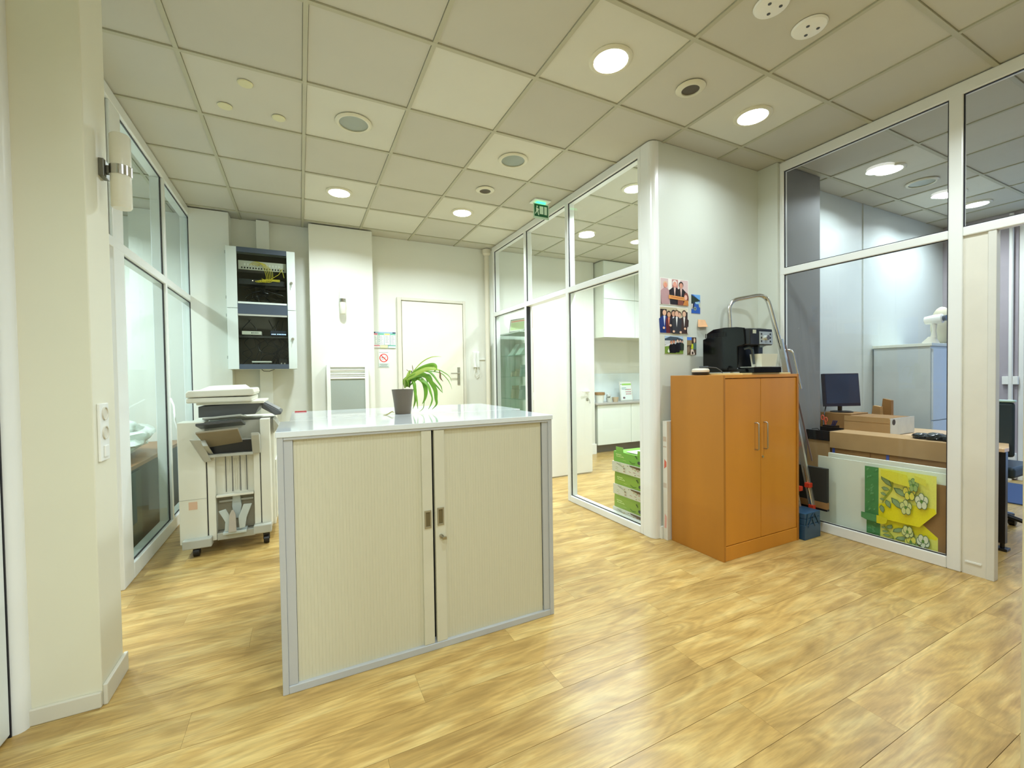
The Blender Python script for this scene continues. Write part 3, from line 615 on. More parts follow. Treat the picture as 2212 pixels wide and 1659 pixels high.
for i in range(16): q.box(xa - .002, xa, -.11 + i * .011, -.105 + i * .011, HZ + .262, HZ + .296)
q.build('vent_slats', BLACK, t)
bx('head', BLACK, xa + .012, xb - .002, -.285, -.24, HZ + .192, HZ + .305, t, .006)
bx('control_panel', mk('silver_panel', (208, 216, 214), .25, .6), xa + .11, xb - .004, -.2885, -.285, HZ + .198, HZ + .285, t, .002)
MB().cyl((xa + .178, -.2885, HZ + .243), (xa + .178, -.306, HZ + .243), .017, 24).build('knob', CHROME, t, smooth=True)
for dx in (.13, .226):
    for dz in (.268, .243, .218): bx('button', BLACK, xa + dx - .006, xa + dx + .006, -.2905, -.2885, HZ + dz - .006, HZ + dz + .006, t, .001)
bx('paper_tag', mk('crumpled_tag', (190, 192, 170), .6), xa + .04, xa + .075, -.287, -.2855, HZ + .27, HZ + .295, t)
q = MB(); q.box(xa + .135, xa + .185, -.262, -.225, HZ + .115, HZ + .185); q.cyl((xa + .148, -.245, HZ + .105), (xa + .148, -.245, HZ + .118), .007, 10); q.cyl((xa + .172, -.245, HZ + .105), (xa + .172, -.245, HZ + .118), .007, 10)
q.build('coffee_spout', mk('dark_blue_grey', (40, 46, 56), .3), t, .004)
bx('badge', mk('light_badge', (150, 170, 174), .3), xa + .15, xa + .19, -.264, -.25, HZ + .178, HZ + .193, t)
q = MB(); q.tube([(xa + .055, -.215, HZ + .17), (xa + .06, -.245, HZ + .178), (xa + .075, -.258, HZ + .16), (xa + .088, -.262, HZ + .06)], [.011, .012, .010, .007], 12); q.build('steam_wand', mk('wand', (70, 82, 88), .2, .3), t, smooth=True)
q = MB(); q.box(xa + .018, xb + .06, -.31, -.2, HZ, HZ + .038); q.build('drip_tray', GLOSSB, t, .004)
q = MB(); q.box(xa + .016, xb + .062, -.312, -.2, HZ + .038, HZ + .042); q.build('tray_grid', CHROME, t, .001)
t = thing('white_cup_tub', 'square white tub standing on the coffee machine tray', 'tub', (3.46, -.27, HZ + .042))
q = MB(); c0 = [(3.377, -.307), (3.527, -.307), (3.527, -.232), (3.377, -.232)]; c1 = [(3.367, -.3115), (3.545, -.3115), (3.545, -.225), (3.367, -.225)]
a = [q.bm.verts.new((x, y, HZ + .0425)) for x, y in c0]; b = [q.bm.verts.new((x, y, HZ + .13)) for x, y in c1]
q.bm.faces.new(a); [q.bm.faces.new((a[i], a[(i + 1) % 4], b[(i + 1) % 4], b[i])) for i in range(4)]
o = q.build('tub', mk('white_tub', (222, 220, 196), .35), t); so = o.modifiers.new('s', 'SOLIDIFY'); so.thickness = .002
# ------------------------------------------------------------------ folding ladder leaning in corner
t = thing('step_ladder', 'folded aluminium step ladder with chrome hoop beside orange cabinet', 'ladder', (3.97, -.1, 0))
AL2 = mk('ladder_aluminium', (206, 208, 200), .3, .8, var=.03)
def arcpts(pts, r=.07, n=6):
    out = [Vector(pts[0])]
    for i in range(1, len(pts) - 1):
        a, b_, c = Vector(pts[i - 1]), Vector(pts[i]), Vector(pts[i + 1]); u = (a - b_).normalized(); v = (c - b_).normalized()
        for k in range(n + 1):
            s_ = k / n; out.append((b_ + u * r * (1 - s_)) * (1 - s_) + (b_ + v * r * s_) * s_)
    out.append(Vector(pts[-1])); return out
ft = (4.06, -.235, .20)
hoop = [(4.015, .13, 1.30), (4.015, .165, 1.83), (4.015, -.0, 1.885), (4.03, -.075, 1.25)]
hoop = [(3.60, .08, 1.25), (3.62, .13, 1.81), (3.93, .02, 1.87), (4.02, -.09, 1.25), (4.075, -.245, .20)]
MB().tube(arcpts(hoop, .09), .0165, 14).build('hoop', CHROME, t, smooth=True)
MB().tube([(3.60, .08, 1.30), (3.60, .02, .75), (3.62, -.0, .1)][:1] + [(3.62, .16, .6), (3.66, .168, .03)], .013, 10).build('rear_leg', AL2, t, smooth=True)
def bar(p0, p1, w_, d_, nm, mat):
    p0 = Vector(p0); p1 = Vector(p1); z = (p1 - p0).normalized(); x = Vector((1, 0, 0)); y = z.cross(x).normalized(); x = y.cross(z)
    M = Matrix(((x.x, y.x, z.x, p0.x), (x.y, y.y, z.y, p0.y), (x.z, y.z, z.z, p0.z), (0, 0, 0, 1)))
    return MB().box(-w_ / 2, w_ / 2, -d_ / 2, d_ / 2, 0, (p1 - p0).length, M).build(nm, mat, t, .002)
bar((4.075, -.245, .20), (3.985, -.055, 1.5), .022, .04, 'stile', AL2)
bar((3.99, -.2, .155), (3.925, -.10, .85), .02, .034, 'stile', AL2)
bar((4.045, -.262, .55), (3.965, -.11, 1.45), .006, .012, 'strap', mk('purple_grey', (110, 96, 96), .5))
RED = mk('red_orange_cap', (214, 70, 44), .4)
for p_ in ((4.075, -.247, .19), (3.99, -.2, .145), (4.045, -.235, .36), (4.0, -.19, .33), (4.0, -.14, .66)):
    MB().box(-.02, .02, -.02, .02, -.018, .018, Matrix.Translation(p_)).build('end_cap', RED, t, .004)
MB().tube(arcpts([(4.03, -.055, 1.22), (4.035, -.045, 1.42), (4.075, -.10, 1.41), (4.10, -.15, 1.10)], .04), .009, 12).build('rear_hoop', CHROME, t, smooth=True)
# black padded case and toolbox
t = thing('black_board', 'black foam faced board with brown band beside the ladder', 'board', (4.05, -.28, .17))
bx('panel', mk('black_foam', (42, 42, 36), .9, bump=.3), 4.082, 4.112, -.345, -.06, .24, .50, t, .003)
bx('brown_band', CARD2, 4.081, 4.1125, -.345, -.06, .19, .24, t, .001)
bx('lower_edge', BLACK, 4.081, 4.1125, -.346, -.06, .176, .19, t)
t = thing('toolbox', 'blue metal cantilever toolbox on floor beside orange cabinet', 'toolbox', (3.95, -.27, 0))
BL = mk('toolbox_blue', (42, 78, 108), .4, var=.05)
bx('body', BL, 3.822, 4.02, -.335, -.05, 0, .11, t, .003)
bx('tray', BL, 3.824, 4.018, -.333, -.052, .112, .155, t, .003)
bx('tray', BL, 3.824, 4.018, -.333, -.052, .157, .195, t, .003)
for a, b_, c, d_ in ((3.86, .19, 3.84, .11), (3.93, .19, 3.86, .09), (3.90, .17, 3.95, .09), (3.94, .19, 4.0, .10)):
    q = MB(); v = Vector((c - a, 0, d_ - b_)); L_ = v.length; ang = math.atan2(v.x, -v.z)
    q.box(-.006, .006, -.003, 0, -L_, 0, Matrix.Translation((a, -.335, b_)) @ Matrix.Rotation(-ang, 4, 'Y')); q.build('hinge_arm', mk('blue_dark', (30, 60, 84), .4), t, .001)
MB().tube(arcpts([(3.86, -.2, .195), (3.86, -.2, .25), (3.98, -.2, .25), (3.98, -.2, .195)], .03), .007, 10).build('carry_handle', mk('grey_handle', (110, 112, 110), .4), t, smooth=True)

# ------------------------------------------------------------------ photographs pinned on the wall
def photo(name, x0, x1, z0, z1, label, fn, border=.04, cat='photo', back=(236, 232, 224)):
    t = thing(name, label, cat, ((x0 + x1) / 2, .2, z0))
    bx('paper', mk('photo_paper', (236, 232, 224), .3), x0, x1, .1975, .1995, z0, z1, t)
    p = Print((x0, .1975, z0), (x1 - x0, 0, 0), (0, 0, z1 - z0), (0, -1, 0))
    fn(p); p.build('print', t); return t
def person(p, u, v, s, top, skin=(224, 176, 150), hair=None, tie=None, wide=1.0):
    p.P([(u - .10 * s * wide, v), (u - .12 * s * wide, v + .42 * s), (u - .05 * s, v + .52 * s), (u + .05 * s, v + .52 * s), (u + .12 * s * wide, v + .42 * s), (u + .10 * s * wide, v)], top)
    if tie: p.P([(u - .03 * s, v + .52 * s), (u + .03 * s, v + .52 * s), (u, v + .2 * s)], tie)
    if hair: p.e(u, v + .64 * s, .066 * s, .10 * s, hair)
    p.e(u, v + .61 * s, .052 * s, .085 * s, skin)
def ph1(p):
    m = .02; p.r(m, m, 1 - m, 1 - m, (214, 190, 188)); p.r(.28, m, .40, 1 - m, (240, 236, 228)); p.r(.42, .5, .62, 1 - m, (196, 140, 132)); p.r(.62, .4, .7, 1 - m, (236, 228, 222)); p.r(m, m, .08, .5, (96, 60, 56))
    person(p, .18, .03, 1.15, (186, 148, 150), (226, 150, 128), (220, 186, 150), wide=1.2)
    person(p, .50, .03, 1.25, (36, 30, 34), (228, 160, 140), (230, 220, 214), (220, 190, 180), 1.3); person(p, .72, .03, 1.2, (34, 28, 30), (210, 150, 128), (44, 30, 28), (214, 180, 170), 1.2)
    p.r(.60, m, .80, .3, (136, 78, 60)); p.e(.9, .3, .09, .22, (128, 70, 60)); p.e(.88, .33, .055, .1, (234, 180, 160)); p.P([(.78, m), (.84, .22), (.97, .22), (.98, m)], (200, 128, 60))
    p.P([(.28, .24), (.84, .2), (.84, .33), (.28, .38)], (222, 154, 84)); p.P([(.36, .30), (.8, .255), (.8, .28), (.36, .325)], (190, 110, 60))
photo('group_photo', 2.955, 3.252, 1.755, 1.955, 'photo print of four people holding wooden sign, topmost on wall', ph1)
def ph2(p):
    m = .02; p.r(m, m, 1 - m, 1 - m, (58, 34, 34)); p.r(m, .72, .6, 1 - m, (196, 184, 150)); p.r(.6, .6, .98, .98, (222, 212, 180)); p.r(.6, .55, .68, .86, (120, 60, 40)); p.r(.84, .3, .98, .84, (50, 40, 34)); p.r(m, .6, .24, .9, (44, 34, 30))
    person(p, .16, .02, 1.22, (24, 50, 120), (226, 180, 150), None, (220, 226, 240), 1.25); person(p, .31, .02, 1.12, (96, 34, 40), (210, 160, 130), (60, 36, 32), (226, 140, 110), .8)
    person(p, .47, .02, 1.18, (52, 48, 56), (214, 164, 136), (50, 36, 36), (220, 220, 226), 1.0); person(p, .67, .02, 1.12, (40, 36, 42), (220, 176, 150), (90, 66, 50), (210, 210, 214), .9); person(p, .84, .02, 1.2, (64, 46, 42), (222, 180, 150), (80, 60, 44), (226, 222, 214), 1.15)
    person(p, .57, .0, 1.22, (54, 54, 58), (224, 176, 150), (110, 90, 60), (232, 232, 230), 1.2)
    for u, v in ((.12, .2), (.35, .3), (.46, .08), (.7, .06), (.86, .2)): p.e(u, v, .04, .045, (230, 190, 160))
    p.e(.96, .14, .03, .14, (208, 204, 196))
photo('group_photo', 2.948, 3.245, 1.54, 1.742, 'photo print of six people in dark suits below the sign photo', ph2)
def ph3(p):
    p.r(0, .72, 1, 1, (170, 196, 220)); p.P([(0, .84), (.3, .97), (.7, .94), (1, .82), (1, .7), (0, .7)], (70, 84, 96)); p.r(0, .5, 1, .74, (200, 204, 206)); p.r(0, 0, 1, .5, (120, 150, 66)); p.P([(0, .46), (.35, .62), (.6, .5), (0, .4)], (220, 222, 224))
    person(p, .34, .04, .95, (24, 22, 26), (214, 150, 120), (120, 70, 50)); person(p, .48, .04, 1.02, (30, 28, 36), (200, 140, 116), (100, 60, 46)); person(p, .68, .08, 1.05, (26, 24, 32), (226, 190, 170), (30, 26, 30)); person(p, .82, .2, .85, (34, 34, 44), (220, 180, 160), (30, 26, 30)); person(p, .93, .2, .8, (50, 60, 50), (200, 160, 140), (40, 34, 34))
    p.P([(.12, .12), (.18, .3), (.24, .1), (.2, .04)], (226, 236, 220))
photo('group_photo', 2.998, 3.19, 1.388, 1.522, 'small square photo print of people on lawn, lowest left on wall', ph3)
def ph4(p):
    p.r(0, 0, 1, 1, (44, 92, 178)); p.P([(.2, 1), (1, 1), (1, .68)], (110, 170, 226)); p.P([(0, .98), (1, .7), (.5, .6), (0, .4)], (34, 52, 36)); p.P([(0, .5), (.4, .62), (.3, .3), (0, .2)], (40, 50, 70)); p.P([(.4, .6), (.95, .64), (.9, .5), (.5, .5)], (150, 190, 210)); p.e(.4, .25, .17, .1, (150, 160, 140)); p.e(.4, .25, .12, .06, (80, 110, 120)); p.P([(.8, .5), (1, .6), (1, .3), (.85, .35)], (186, 190, 170)); p.P([(0, .5), (.16, .5), (.1, .2), (0, .24)], (214, 210, 200))
photo('landscape_photo', 3.281, 3.38, 1.706, 1.852, 'small upright blue photo print of bay below mountain', ph4)
def ph5(p):
    p.r(0, 0, 1, 1, (96, 80, 62)); p.r(0, .82, .5, 1, (80, 130, 220)); p.r(0, .55, .5, .83, (150, 130, 90)); p.r(.5, .6, 1, 1, (70, 44, 34)); p.e(.8, .82, .1, .14, (230, 196, 160)); p.r(.66, .3, 1, .68, (90, 116, 106)); p.P([(.42, .35), (.5, .64), (.66, .6), (.66, .32)], (204, 214, 40)); p.P([(.35, .0), (.4, .3), (.62, .32), (.82, .05), (.8, 0)], (236, 216, 200)); p.e(.58, .1, .09, .08, (60, 44, 36)); p.P([(0, .4), (.2, .5), (.3, .2), (.0, .0)], (140, 120, 96))
photo('street_photo', 3.232, 3.333, 1.382, 1.518, 'small upright photo print with yellow vest, lowest right on wall', ph5)
t = thing('paper_note', 'small peach paper note curling off wall between blue and yellow vest photos', 'note', (3.395, .2, 1.6))
q = MB(); q.poly([(3.357, .1985, 1.66), (3.435, .1985, 1.66), (3.452, .185, 1.605), (3.34, .185, 1.60)]); q.poly([(3.34, .185, 1.60), (3.452, .185, 1.605), (3.44, .17, 1.603), (3.355, .17, 1.597)])
o = q.build('note', mk('peach_paper', (226, 178, 132), .7, var=.12, scale=30), t); so = o.modifiers.new('s', 'SOLIDIFY'); so.thickness = .001

# ------------------------------------------------------------------ multifunction copier
CW = mk('copier_ivory', (222, 220, 204), .4, var=.02); CG = mk('copier_grey', (176, 176, 164), .4, var=.02); CDK = mk('copier_dark', (74, 76, 76), .4, var=.03); CBR = mk('copier_taupe', (138, 128, 106), .45, var=.03); CSG = mk('copier_tray_blue_grey', (186, 194, 188), .4)
X0, X1, Y0 = -.235, .325, 1.5
t = thing('photocopier', 'large ivory office photocopier on casters beside left glass partition', 'photocopier', (.05, 1.85, 0))
bx('main_body', CW, X0 + .02, X1 + .02, Y0 + .16, 2.25, .1, .93, t, .006)
bx('left_column', CW, X0, -.075, Y0, Y0 + .16, .09, .945, t, .005)
bx('left_column', CW, -.068, -.022, Y0 + .004, Y0 + .16, .09, .80, t, .003)
bx('right_column', CW, .262, X1, Y0, Y0 + .16, .12, .945, t, .005)
bx('right_column', CW, .215, .256, Y0 + .004, Y0 + .16, .12, .80, t, .003)
bx('dark_slot', GASK, -.075, -.068, Y0 + .01, Y0 + .1, .12, .8, t); bx('dark_slot', GASK, .256, .262, Y0 + .01, Y0 + .1, .14, .8, t)
bx('back_plate', CW, -.022, .215, Y0 + .05, Y0 + .16, .40, .80, t, .002)
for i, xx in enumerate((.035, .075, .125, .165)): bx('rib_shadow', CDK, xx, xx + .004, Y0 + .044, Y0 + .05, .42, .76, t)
for xx in (.055, .088, .1, .112, .15): bx('rib', CW, xx, xx + .004, Y0 + .043, Y0 + .05, .43, .66, t)
bx('ledge', CW, -.018, .212, Y0 - .005, Y0 + .06, .395, .41, t, .002)
bx('lower_recess', mk('copier_recess', (150, 142, 120), .6), -.022, .215, Y0 + .07, Y0 + .16, .14, .395, t)
bx('rail_bar', CG, -.01, .205, Y0 + .05, Y0 + .07, .345, .36, t, .002)
q = MB(); q.prism([(.075, Y0 + .04, .40), (.12, Y0 + .04, .40), (.13, Y0 + .04, .31), (.115, Y0 + .04, .22), (.08, Y0 + .04, .22), (.07, Y0 + .04, .31)], (0, .03, 0)); q.build('tray_guide', CSG, t, .003)
q = MB(); q.prism([(-.005, Y0 - .02, .30), (.04, Y0 - .035, .315), (.08, Y0 - .03, .22), (.075, Y0 - .03, .15), (.03, Y0 - .03, .15), (.035, Y0 - .03, .22)], (0, .02, -.004)); q.build('lower_tray_wing', CSG, t, .003)
q = MB(); q.prism([(.20, Y0 - .02, .33), (.15, Y0 - .035, .335), (.115, Y0 - .03, .24), (.12, Y0 - .03, .16), (.155, Y0 - .03, .165), (.165, Y0 - .03, .235)], (0, .02, -.004)); q.build('lower_tray_wing', CSG, t, .003)
q = MB(); q.prism([(.055, Y0 - .06, .15), (.105, Y0 - .06, .15), (.10, Y0 - .04, .27), (.088, Y0 - .035, .30), (.075, Y0 - .035, .30), (.062, Y0 - .04, .27)], (0, .012, 0)); q.build('paper_stop', mk('warm_grey_plastic', (168, 158, 142), .4), t, .003)
bx('tray_base', CSG, .02, .165, Y0 - .04, Y0 + .06, .13, .148, t, .003)
bx('bottom_bar', CG, -.02, .215, Y0 + .005, Y0 + .1, .085, .135, t, .003)
for a, c, z in ((-.215, -.045, .045), (.21, .325, .085)):
    MB().box(a, c, Y0 - .05, Y0 + .03, z + .02, z + .085).build('foot_cover', CG, t, .008)
for xx, zz, yy in ((-.14, .0, Y0 + .0), (.285, .0, Y0 + .05), (-.1, 0, 2.15), (.28, 0, 2.15)):
    c_ = MB(); c_.cyl((xx - .018, yy, .033), (xx + .018, yy, .033), .033, 20); c_.box(xx - .022, xx + .022, yy - .012, yy + .012, .03, .12); c_.build('caster', BLACK, t, .002)
bx('orange_label', mk('pale_orange_label', (214, 178, 150), .6), -.18, -.13, Y0 - .0012, Y0, .33, .385, t)
bx('body_seam', CG, X0 + .002, -.075, Y0 - .0008, Y0, .40, .403, t)
# upper output trays
q = MB(); q.prism([(-.085, Y0 - .115, .83), (-.065, Y0 - .14, .79), (-.045, Y0 - .02, .70), (-.06, Y0 + .0, .70), (-.11, Y0 - .0, .83)], (.03, .0, 0)); q.build('tray_arm', CG, t, .004)
MB().prism([(-.145, Y0 - .13, .838), (-.145, Y0 + .0, .81), (-.09, Y0 - .0, .665), (-.075, Y0 - .05, .665), (-.12, Y0 - .13, .83)], (.045, 0, .0)).build('tray_arm', CG, t, .004)
MB().prism([(.215, Y0 - .12, .86), (.215, Y0 + .0, .83), (.215, Y0 - .0, .70), (.215, Y0 - .05, .70), (.215, Y0 - .12, .84)], (.05, 0, .0)).build('tray_arm', CG, t, .004)
bx('cross_bar', CG, -.06, .22, Y0 - .06, Y0 - .0, .695, .715, t, .003)
bx('dark_gap', BLACK, -.06, .215, Y0 - .02, Y0 + .005, .715, .80, t)
q = MB(); q.prism([(-.095, Y0 - .19, .895), (.145, Y0 - .19, .91), (.155, Y0 - .03, .80), (-.06, Y0 - .03, .775)], (0, -.004, -.012)); q.build('output_tray', CBR, t, .002)
q = MB(); q.prism([(-.10, Y0 - .16, .93), (.165, Y0 - .16, .945), (.17, Y0 + .02, .905), (-.10, Y0 + .02, .89)], (0, 0, .018)); q.build('upper_tray', CDK, t, .003)
q = MB(); q.prism([(-.075, Y0 - .08, .965), (.155, Y0 - .08, .98), (.17, Y0 + .1, .955), (-.07, Y0 + .1, .945)], (0, 0, .014)); q.build('top_tray', CG, t, .003)
# scanner and lid
q = MB(); q.prism([(-.12, Y0 + .06, .97), (.23, Y0 + .06, .98), (.27, Y0 + .06, 1.065), (-.12, Y0 + .06, 1.05)], (0, .5, 0)); q.build('scanner_front', CDK, t, .004)
bx('scanner_deck', CW, -.13, .29, Y0 + .05, Y0 + .58, 1.06, 1.078, t, .004)
bx('lid_lower', CW, -.18, .215, Y0 + .0, Y0 + .54, 1.078, 1.115, t, .010)
q = MB(); q.prism([(-.18, Y0 - .005, 1.118), (.225, Y0 - .005, 1.123), (.232, Y0 - .005, 1.145), (.225, Y0 - .005, 1.175), (-.165, Y0 - .005, 1.165), (-.182, Y0 - .005, 1.15)], (0, .5, 0)); q.build('lid', CW, t, .008)
q = MB(); q.prism([(-.12, Y0 + .06, 1.165), (.18, Y0 + .06, 1.172), (.14, Y0 + .12, 1.20), (-.06, Y0 + .12, 1.195)], (0, .3, 0)); q.build('document_feeder', CW, t, .006)
q = MB(); q.prism([(.27, Y0 + .1, 1.07), (.40, Y0 + .12, .985), (.40, Y0 + .12, .965), (.36, Y0 + .1, .96), (.27, Y0 + .1, 1.02)], (0, .32, 0)); q.build('control_panel', CDK, t, .006)
q = MB(); q.prism([(.285, Y0 + .13, 1.064), (.385, Y0 + .14, .998), (.385, Y0 + .4, .998), (.285, Y0 + .4, 1.064)], (.001, 0, .0015)); q.build('touch_screen', mk('grey_screen', (150, 152, 158), .2), t)
q = MB(); q.prism([(.345, Y0 + .08, .94), (.385, Y0 + .11, .87), (.345, Y0 + .12, .82)], (0, .3, 0)); q.build('side_flap', CG, t)
bx('front_door', CW, X1 + .02, X1 + .03, Y0 + .2, 2.2, .14, .6, t, .003)
MB().tube([(-.24, 1.7, .75), (-.29, 1.72, .95), (-.31, 1.8, 1.05), (-.36, 1.95, 1.1)], .006, 8).build('cable', WHITE, t, smooth=True)

# ------------------------------------------------------------------ wall network cabinet
t = thing('network_cabinet', 'tall wall mounted network cabinet with smoked glass and yellow cables', 'network cabinet', (.2, 3.05, 1.345))
NG = mk('cabinet_light_grey', (214, 222, 214), .35, var=.01); NB = mk('slate_blue_paint', (70, 80, 92), .4, var=.02)
ya = 2.90
q = MB(); q.box(-.10, -.085, ya + .02, 3.15, 1.345, 2.575); q.box(.50, .515, ya + .02, 3.15, 1.345, 2.575); q.box(-.085, .50, ya + .02, 3.15, 1.345, 1.36); q.box(-.085, .50, ya + .02, 3.15, 2.56, 2.575); q.box(-.085, .50, 3.14, 3.15, 1.36, 2.56); q.build('casing', NG, t, .003)
for z0, z1 in ((1.345, 1.957), (1.961, 2.575)):
    bx('door_stile', NG, -.10, -.008, ya, ya + .018, z0, z1, t, .002); bx('door_stile', NG, .437, .515, ya, ya + .018, z0, z1, t, .002)
q = MB(); q.box(-.008, .437, ya, ya + .016, 1.345, 1.395); q.build('door_rail', NB, t); bx('door_rail', NB, -.008, .437, ya, ya + .016, 1.905, 2.01, t); bx('door_rail', NB, -.008, .437, ya, ya + .016, 2.525, 2.575, t)
bx('bright_rail', NG, -.004, .43, ya - .004, ya + .01, 2.008, 2.026, t); bx('bright_rail', CG, -.004, .43, ya - .004, ya + .01, 1.885, 1.902, t)
SMK = glass('smoked_glass', (.86, .88, .85), 1.5, .35)
bx('smoked_pane', SMK, -.008, .437, ya + .004, ya + .010, 1.395, 1.885, t); bx('smoked_pane', SMK, -.008, .437, ya + .004, ya + .010, 2.026, 2.525, t)
for z in (2.245, 1.66):
    q = MB(); q.cyl((.478, ya, z), (.478, ya - .012, z), .013, 20); q.tube([(.478, ya - .012, z), (.478, ya - .022, z - .01), (.476, ya - .02, z - .05)], .003, 6); q.build('lock_and_key', STEEL, t)
for z in (1.45, 1.87, 2.05, 2.5): MB().cyl((-.105, ya + .02, z), (-.105, ya + .02, z + .03), .006, 10).build('hinge', CG, t)
# contents
bx('back_plate', mk('cabinet_inside', (92, 86, 74), .7), -.085, .50, 3.13, 3.139, 1.36, 2.56, t)
SHF = mk('rack_shelf', (60, 60, 58), .5)
t2 = thing('patch_panel', 'long white patch panel with ports in upper network cabinet', 'patch panel', (.2, 3.0, 2.38))
bx('panel', mk('patch_panel_white', (214, 214, 200), .4), .0, .43, ya + .06, ya + .08, 2.365, 2.455, t2, .002)
for i in range(16): bx('port', BLACK, .025 + i * .025, .037 + i * .025, ya + .057, ya + .06, 2.375, 2.390, t2)
for i in range(12): bx('label_tag', WHITE, .05 + i * .028, .063 + i * .028, ya + .057, ya + .06, 2.405, 2.428, t2)
t2 = thing('rack_switch', 'dark rack switch with small amber light below patch panel', 'switch', (.13, 3.0, 2.22))
bx('box', mk('rack_dark', (52, 54, 56), .4), .0, .42, ya + .06, 3.1, 2.215, 2.27, t2, .003); bx('led', mk('amber_led', (255, 230, 160), .4, emit=(1, .85, .5, 1), es=5), .12, .126, ya + .057, ya + .06, 2.252, 2.258, t2)
bx('bracket', SHF, .23, .42, ya + .1, 3.1, 2.185, 2.215, t2)
YC = mk('yellow_cable', (226, 208, 60), .5)
t2 = thing('yellow_fibre_cables', 'loop of thin yellow cables hanging from patch panel', 'cables', (.22, 2.96, 2.26))
for k in range(5):
    d_ = k * .006; yy = ya + .03 + k * .003
    MB().tube(arcpts([(.10 + d_ * 3, ya + .05, 2.41), (.14 + d_ * 2, yy, 2.45 - d_), (.205 + d_, yy, 2.44), (.235 + d_ * 3, yy, 2.36), (.255 + d_ * 2, yy, 2.27 - d_), (.19 + d_ * 2, yy, 2.232 + d_ * .4), (.13 + d_ * 4, yy + .004, 2.245 + d_), (.22, yy + .01, 2.262 + d_ * .5), (.37, yy + .02, 2.258 + d_)], .035, 4), .0024, 6).build('cable', YC, t2, smooth=True)
MB().tube([(.40, ya + .05, 2.40), (.36, ya + .035, 2.33), (.28, ya + .03, 2.27)], .0024, 6).build('cable', YC, t2); MB().tube([(.37, ya + .05, 2.40), (.40, ya + .035, 2.35), (.41, ya + .03, 2.30)], .0024, 6).build('cable', YC, t2)
t2 = thing('modem_box', 'flat white network box with small dark lettering, lower left in cabinet', 'router', (.1, 3.0, 1.7))
bx('case', mk('white_box', (226, 226, 214), .4), .018, .19, ya + .05, 3.05, 1.70, 1.735, t2, .002)
p = Print((.018, ya + .0497, 1.70), (.172, 0, 0), (0, 0, .035), (0, -1, 0)); p.r(0, 0, 1, 1, (226, 226, 214)); p.e(.5, .5, .03, .2, (70, 80, 80))
for i, w_ in enumerate((.028, .02, .03, .022, .03, .02, .028)): p.r(.55 + i * .045, .35, .55 + i * .045 + w_, .62 + (i % 2) * .1, (90, 98, 98))
p.build('lettering', t2)
t2 = thing('led_switch', 'dark switch with row of blue lights in lower network cabinet', 'switch', (.34, 3.0, 1.7))
bx('case', mk('blue_dark_case', (40, 48, 66), .4), .27, .42, ya + .05, 3.05, 1.695, 1.745, t2, .003)
for i in range(9): bx('led', mk('blue_led', (140, 200, 255), .4, emit=(.35, .65, 1, 1), es=7), .282 + i * .0145 + (.008 if i > 2 else 0), .290 + i * .0145 + (.008 if i > 2 else 0), ya + .047, ya + .05, 1.706, 1.712, t2)
bx('shelf', SHF, -.08, .49, ya + .06, 3.12, 1.67, 1.69, t); bx('shelf', SHF, -.08, .49, ya + .04, 3.12, 1.36, 1.372, t)
bx('white_tray_box', mk('white_box', (1, 1, 1)), .10, .275, ya + .03, ya + .12, 1.412, 1.428, label='flat white box at bottom of network cabinet', cat='box', bevel=.002); 
t2 = thing('power_adapter', 'black power block with two small labels, bottom right of cabinet', 'adapter', (.38, 2.96, 1.372))
bx('block', BLACK, .34, .43, ya + .05, ya + .12, 1.3725, 1.45, t2, .006)
bx('sticker', CREAM, .36, .372, ya + .048, ya + .05, 1.385, 1.41, t2); bx('sticker', CREAM, .39, .402, ya + .048, ya + .05, 1.385, 1.41, t2)
random.seed(3)
t2 = thing('black_cables', 'tangle of black cables behind smoked panes of network cabinet', 'cables', (.2, 3.0, 1.4), kind='stuff')
q = MB()
for k in range(26):
    xa = random.uniform(.02, .42); hi = random.random() < .65
    z0 = 1.86 if hi else 2.2; zb = 1.40 if hi else 2.04
    if hi and random.random() < .6: z0 = 1.67
    ptsx = [(xa, 3.02, z0)]
    for m_ in range(4): ptsx.append((min(.45, max(-.05, xa + random.uniform(-.12, .12))), random.uniform(2.96, 3.06), z0 + (zb - z0) * (m_ + 1) / 4 + random.uniform(-.03, .03)))
    q.tube(arcpts(ptsx, .03, 4), random.uniform(.002, .004), 6)
q.build('cable_tangle', BLACK, t2, kind='stuff')
MB().tube([(.18, 3.0, 1.344), (.2, 2.98, 1.325), (.25, 2.98, 1.322), (.30, 3.0, 1.344)], .003, 8).build('hanging_loop', BLACK, t)
# ------------------------------------------------------------------ radiator, posters, intercom
t = thing('panel_heater', 'white electric panel heater with grey grille on chimney breast', 'heater', (1.02, 3.04, .35))
q = MB(); q.box(.80, 1.245, 2.965, 3.04, .38, .40); q.box(.80, .84, 2.965, 3.04, .40, 1.39); q.box(1.205, 1.245, 2.965, 3.04, .40, 1.39); q.box(.84, 1.205, 2.965, 3.04, 1.36, 1.39); q.box(.84, 1.205, 2.965, 3.04, 1.23, 1.25); q.box(.84, 1.205, 3.0, 3.04, .40, 1.36); q.build('casing', WHITE, t, .004)
for z in (1.335, 1.29, 1.268): MB().prism([(.84, 2.97, z), (.84, 2.965, z - .004), (.84, 3.0, z - .03), (.84, 3.0, z - .018)], (.365, 0, 0)).build('louvre', WHITE, t)
bx('grille', mk('grey_grille', (158, 166, 156), .6, var=.02, bump=.2, scale=120), .84, 1.205, 2.975, 3.0, .40, 1.23, t)
bx('wall_bracket', CG, .9, 1.15, 3.04, 3.05, .9, 1.2, t)
t = thing('notice_poster', 'coloured regulations notice with four columns on wall beside cream door', 'poster', (1.48, 3.25, 1.6))
bx('sheet', mk('poster_sheet', (232, 236, 230), .4), 1.345, 1.615, 3.2465, 3.2495, 1.60, 1.80, t)
